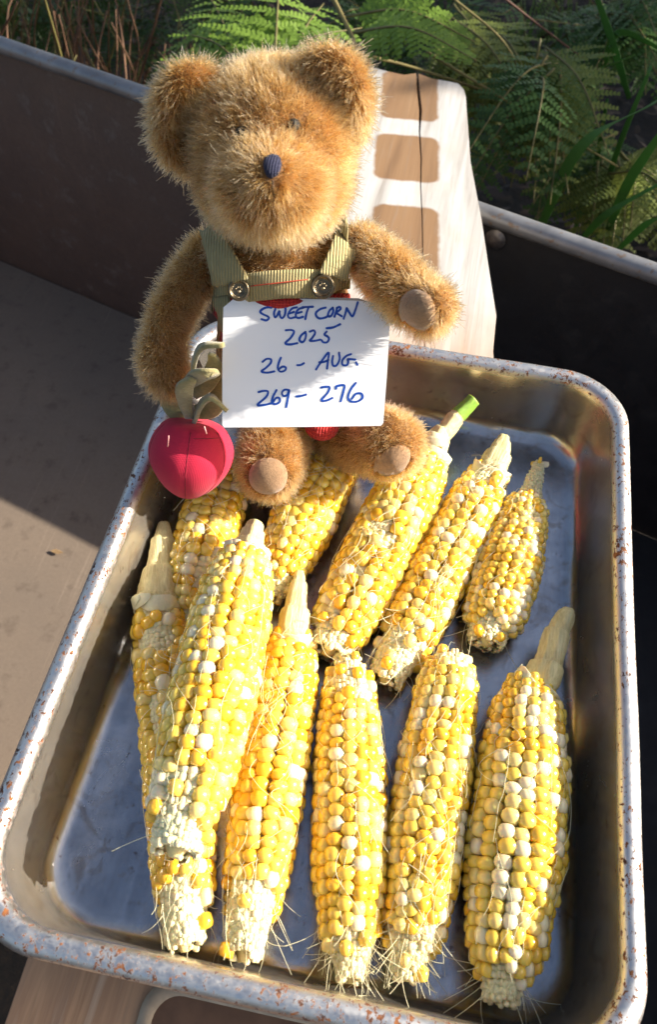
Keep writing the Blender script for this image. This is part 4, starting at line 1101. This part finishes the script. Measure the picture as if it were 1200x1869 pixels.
# dry stems on the left
ds = empty("dry_stems", aty(150, 200, 1.0), "tangle of dry reddish brown stems behind the left rim", "dry stems")
for k in range(150):
    u = rd.uniform(-30, 330); y0 = rd.uniform(.9, 1.5); v0 = 120 + u * .33 + rd.uniform(20, 120)
    a = aty(u, v0, y0); du = rd.gauss(-20, 45); b = aty(u + du, v0 - rd.uniform(160, 330), y0 + rd.uniform(-.1, .2)); m = (a + b) / 2 + np.array([rd.gauss(0, .02), 0, rd.gauss(0, .02)])
    r = rd.uniform(.0011, .003)
    obj("stem", mesh("stem", *tube(catmull([tuple(a), tuple(m), tuple(b)], 5), [r * (1 - .5 * i / 10) for i in range(11)], 5)), ds, MDRY if k % 4 else MRACH, aty(150, 200, 1.0))
# thin arching twigs on the right
tw = [((600, -20), (640, 60), (665, 120), .8, .7, 4.5), ((660, 100), (760, 125), (960, 190), .86, .9, 3.5), ((820, -10), (930, 90), (970, 220), .9, .85, 2.5), ((900, -20), (990, 50), (1070, 110), .95, .95, 2.5), ((780, 95), (870, 150), (1130, 305), .85, .78, 3)]
TWL = ["yellow-brown arching twig beside the bear's ear", "long thin twig reaching right from behind the ear", "thin twig curving down over the olive fern", "reddish twig near the top right", "pale twig slanting through the hanging ferns"]
for k, (a, b, c, y0, y1, wpx) in enumerate(tw):
    pts = [tuple(aty(*a, y0)), tuple(aty(*b, (y0 + y1) / 2)), tuple(aty(*c, y1))]; P = catmull(pts, 9)
    tag(obj("twig", mesh("twig", *tube(P, [wpx * px2m(P[0]) * (1 - .4 * i / len(P)) for i in range(len(P))], 6)), None, simple("twig_bark", (.20, .16, .05) if k != 3 else (.12, .05, .03), .7)), TWL[k], "twig")
# fallen leaves
V, F = [], []
for k in range(2600):
    x, y = rd.uniform(-1.6, 1.6), rd.uniform(.75, 3.2); z = ZG + rd.uniform(.004, .05); m3 = Matrix.Rotation(rd.uniform(0, 6.3), 3, 'Z') @ Matrix.Rotation(rd.gauss(0, .5), 3, 'X'); s = rd.uniform(.015, .04); b = len(V)
    for q in ((-1, 0, 0), (-.4, .42, .1), (.4, .36, .1), (1, 0, .15), (.4, -.36, .1), (-.4, -.42, .1)): V.append(Vector((x, y, z)) + m3 @ Vector(q) * s)
    F.append(tuple(b + i for i in range(6)))
tag(obj("leaf_litter", mesh("leaf_litter", V, F, False), None, simple("dead_leaf", (.035, .019, .010), .85, .5, 5)), "brown dead leaves littering the dark ground", "leaf litter", kind="stuff")
# tall shrub to the right, out of view, added to shade the undergrowth and left rim
sb = empty("shade_shrub", (2.1, 2.5, ZG), "unseen leafy shrub added at the right to shade the undergrowth", "shrub")
V, F = [], []
def shrub_ok(x, y, z):
    return True
for k in range(15000):
    x = 2.1 + rd.gauss(0, .22); y = rd.uniform(1.25, 4.2); z = rd.uniform(ZG + .1, 2.3)
    # gap that lets the sun reach the fern behind the bear
    s0 = Vector((-.24, .93, -.02)); rel = Vector((x, y, z)) - s0; off_ = (rel - SUN * rel.dot(SUN)).length
    if off_ < .19: continue
    m3 = Matrix.Rotation(rd.uniform(0, 6.3), 3, 'Z') @ Matrix.Rotation(rd.uniform(-1.2, 1.2), 3, 'X'); s = rd.uniform(.035, .07); b = len(V)
    for q in ((-1, 0, 0), (-.3, .45, .05), (.5, .36, .05), (1, 0, .1), (.5, -.36, .05), (-.3, -.45, .05)): V.append(Vector((x, y, z)) + m3 @ Vector(q) * s)
    F.append(tuple(b + i for i in range(6)))
tag(obj("crown", mesh("crown", V, F, False), sb, FG[1], (2.1, 2.5, ZG)), kind="stuff")
for k in range(6):
    p0 = Vector((2.1, 1.7 + k * .42, ZG)); P = [p0, p0 + Vector((rd.gauss(0, .1), rd.gauss(0, .1), 1.2)), p0 + Vector((rd.gauss(0, .2), rd.gauss(0, .2), 2.6))]
    obj("trunk", mesh("trunk", *tube(catmull([tuple(p) for p in P], 6), [.025 * (1 - .7 * i / 12) for i in range(13)], 8)), sb, MDRY, (2.1, 2.5, ZG))
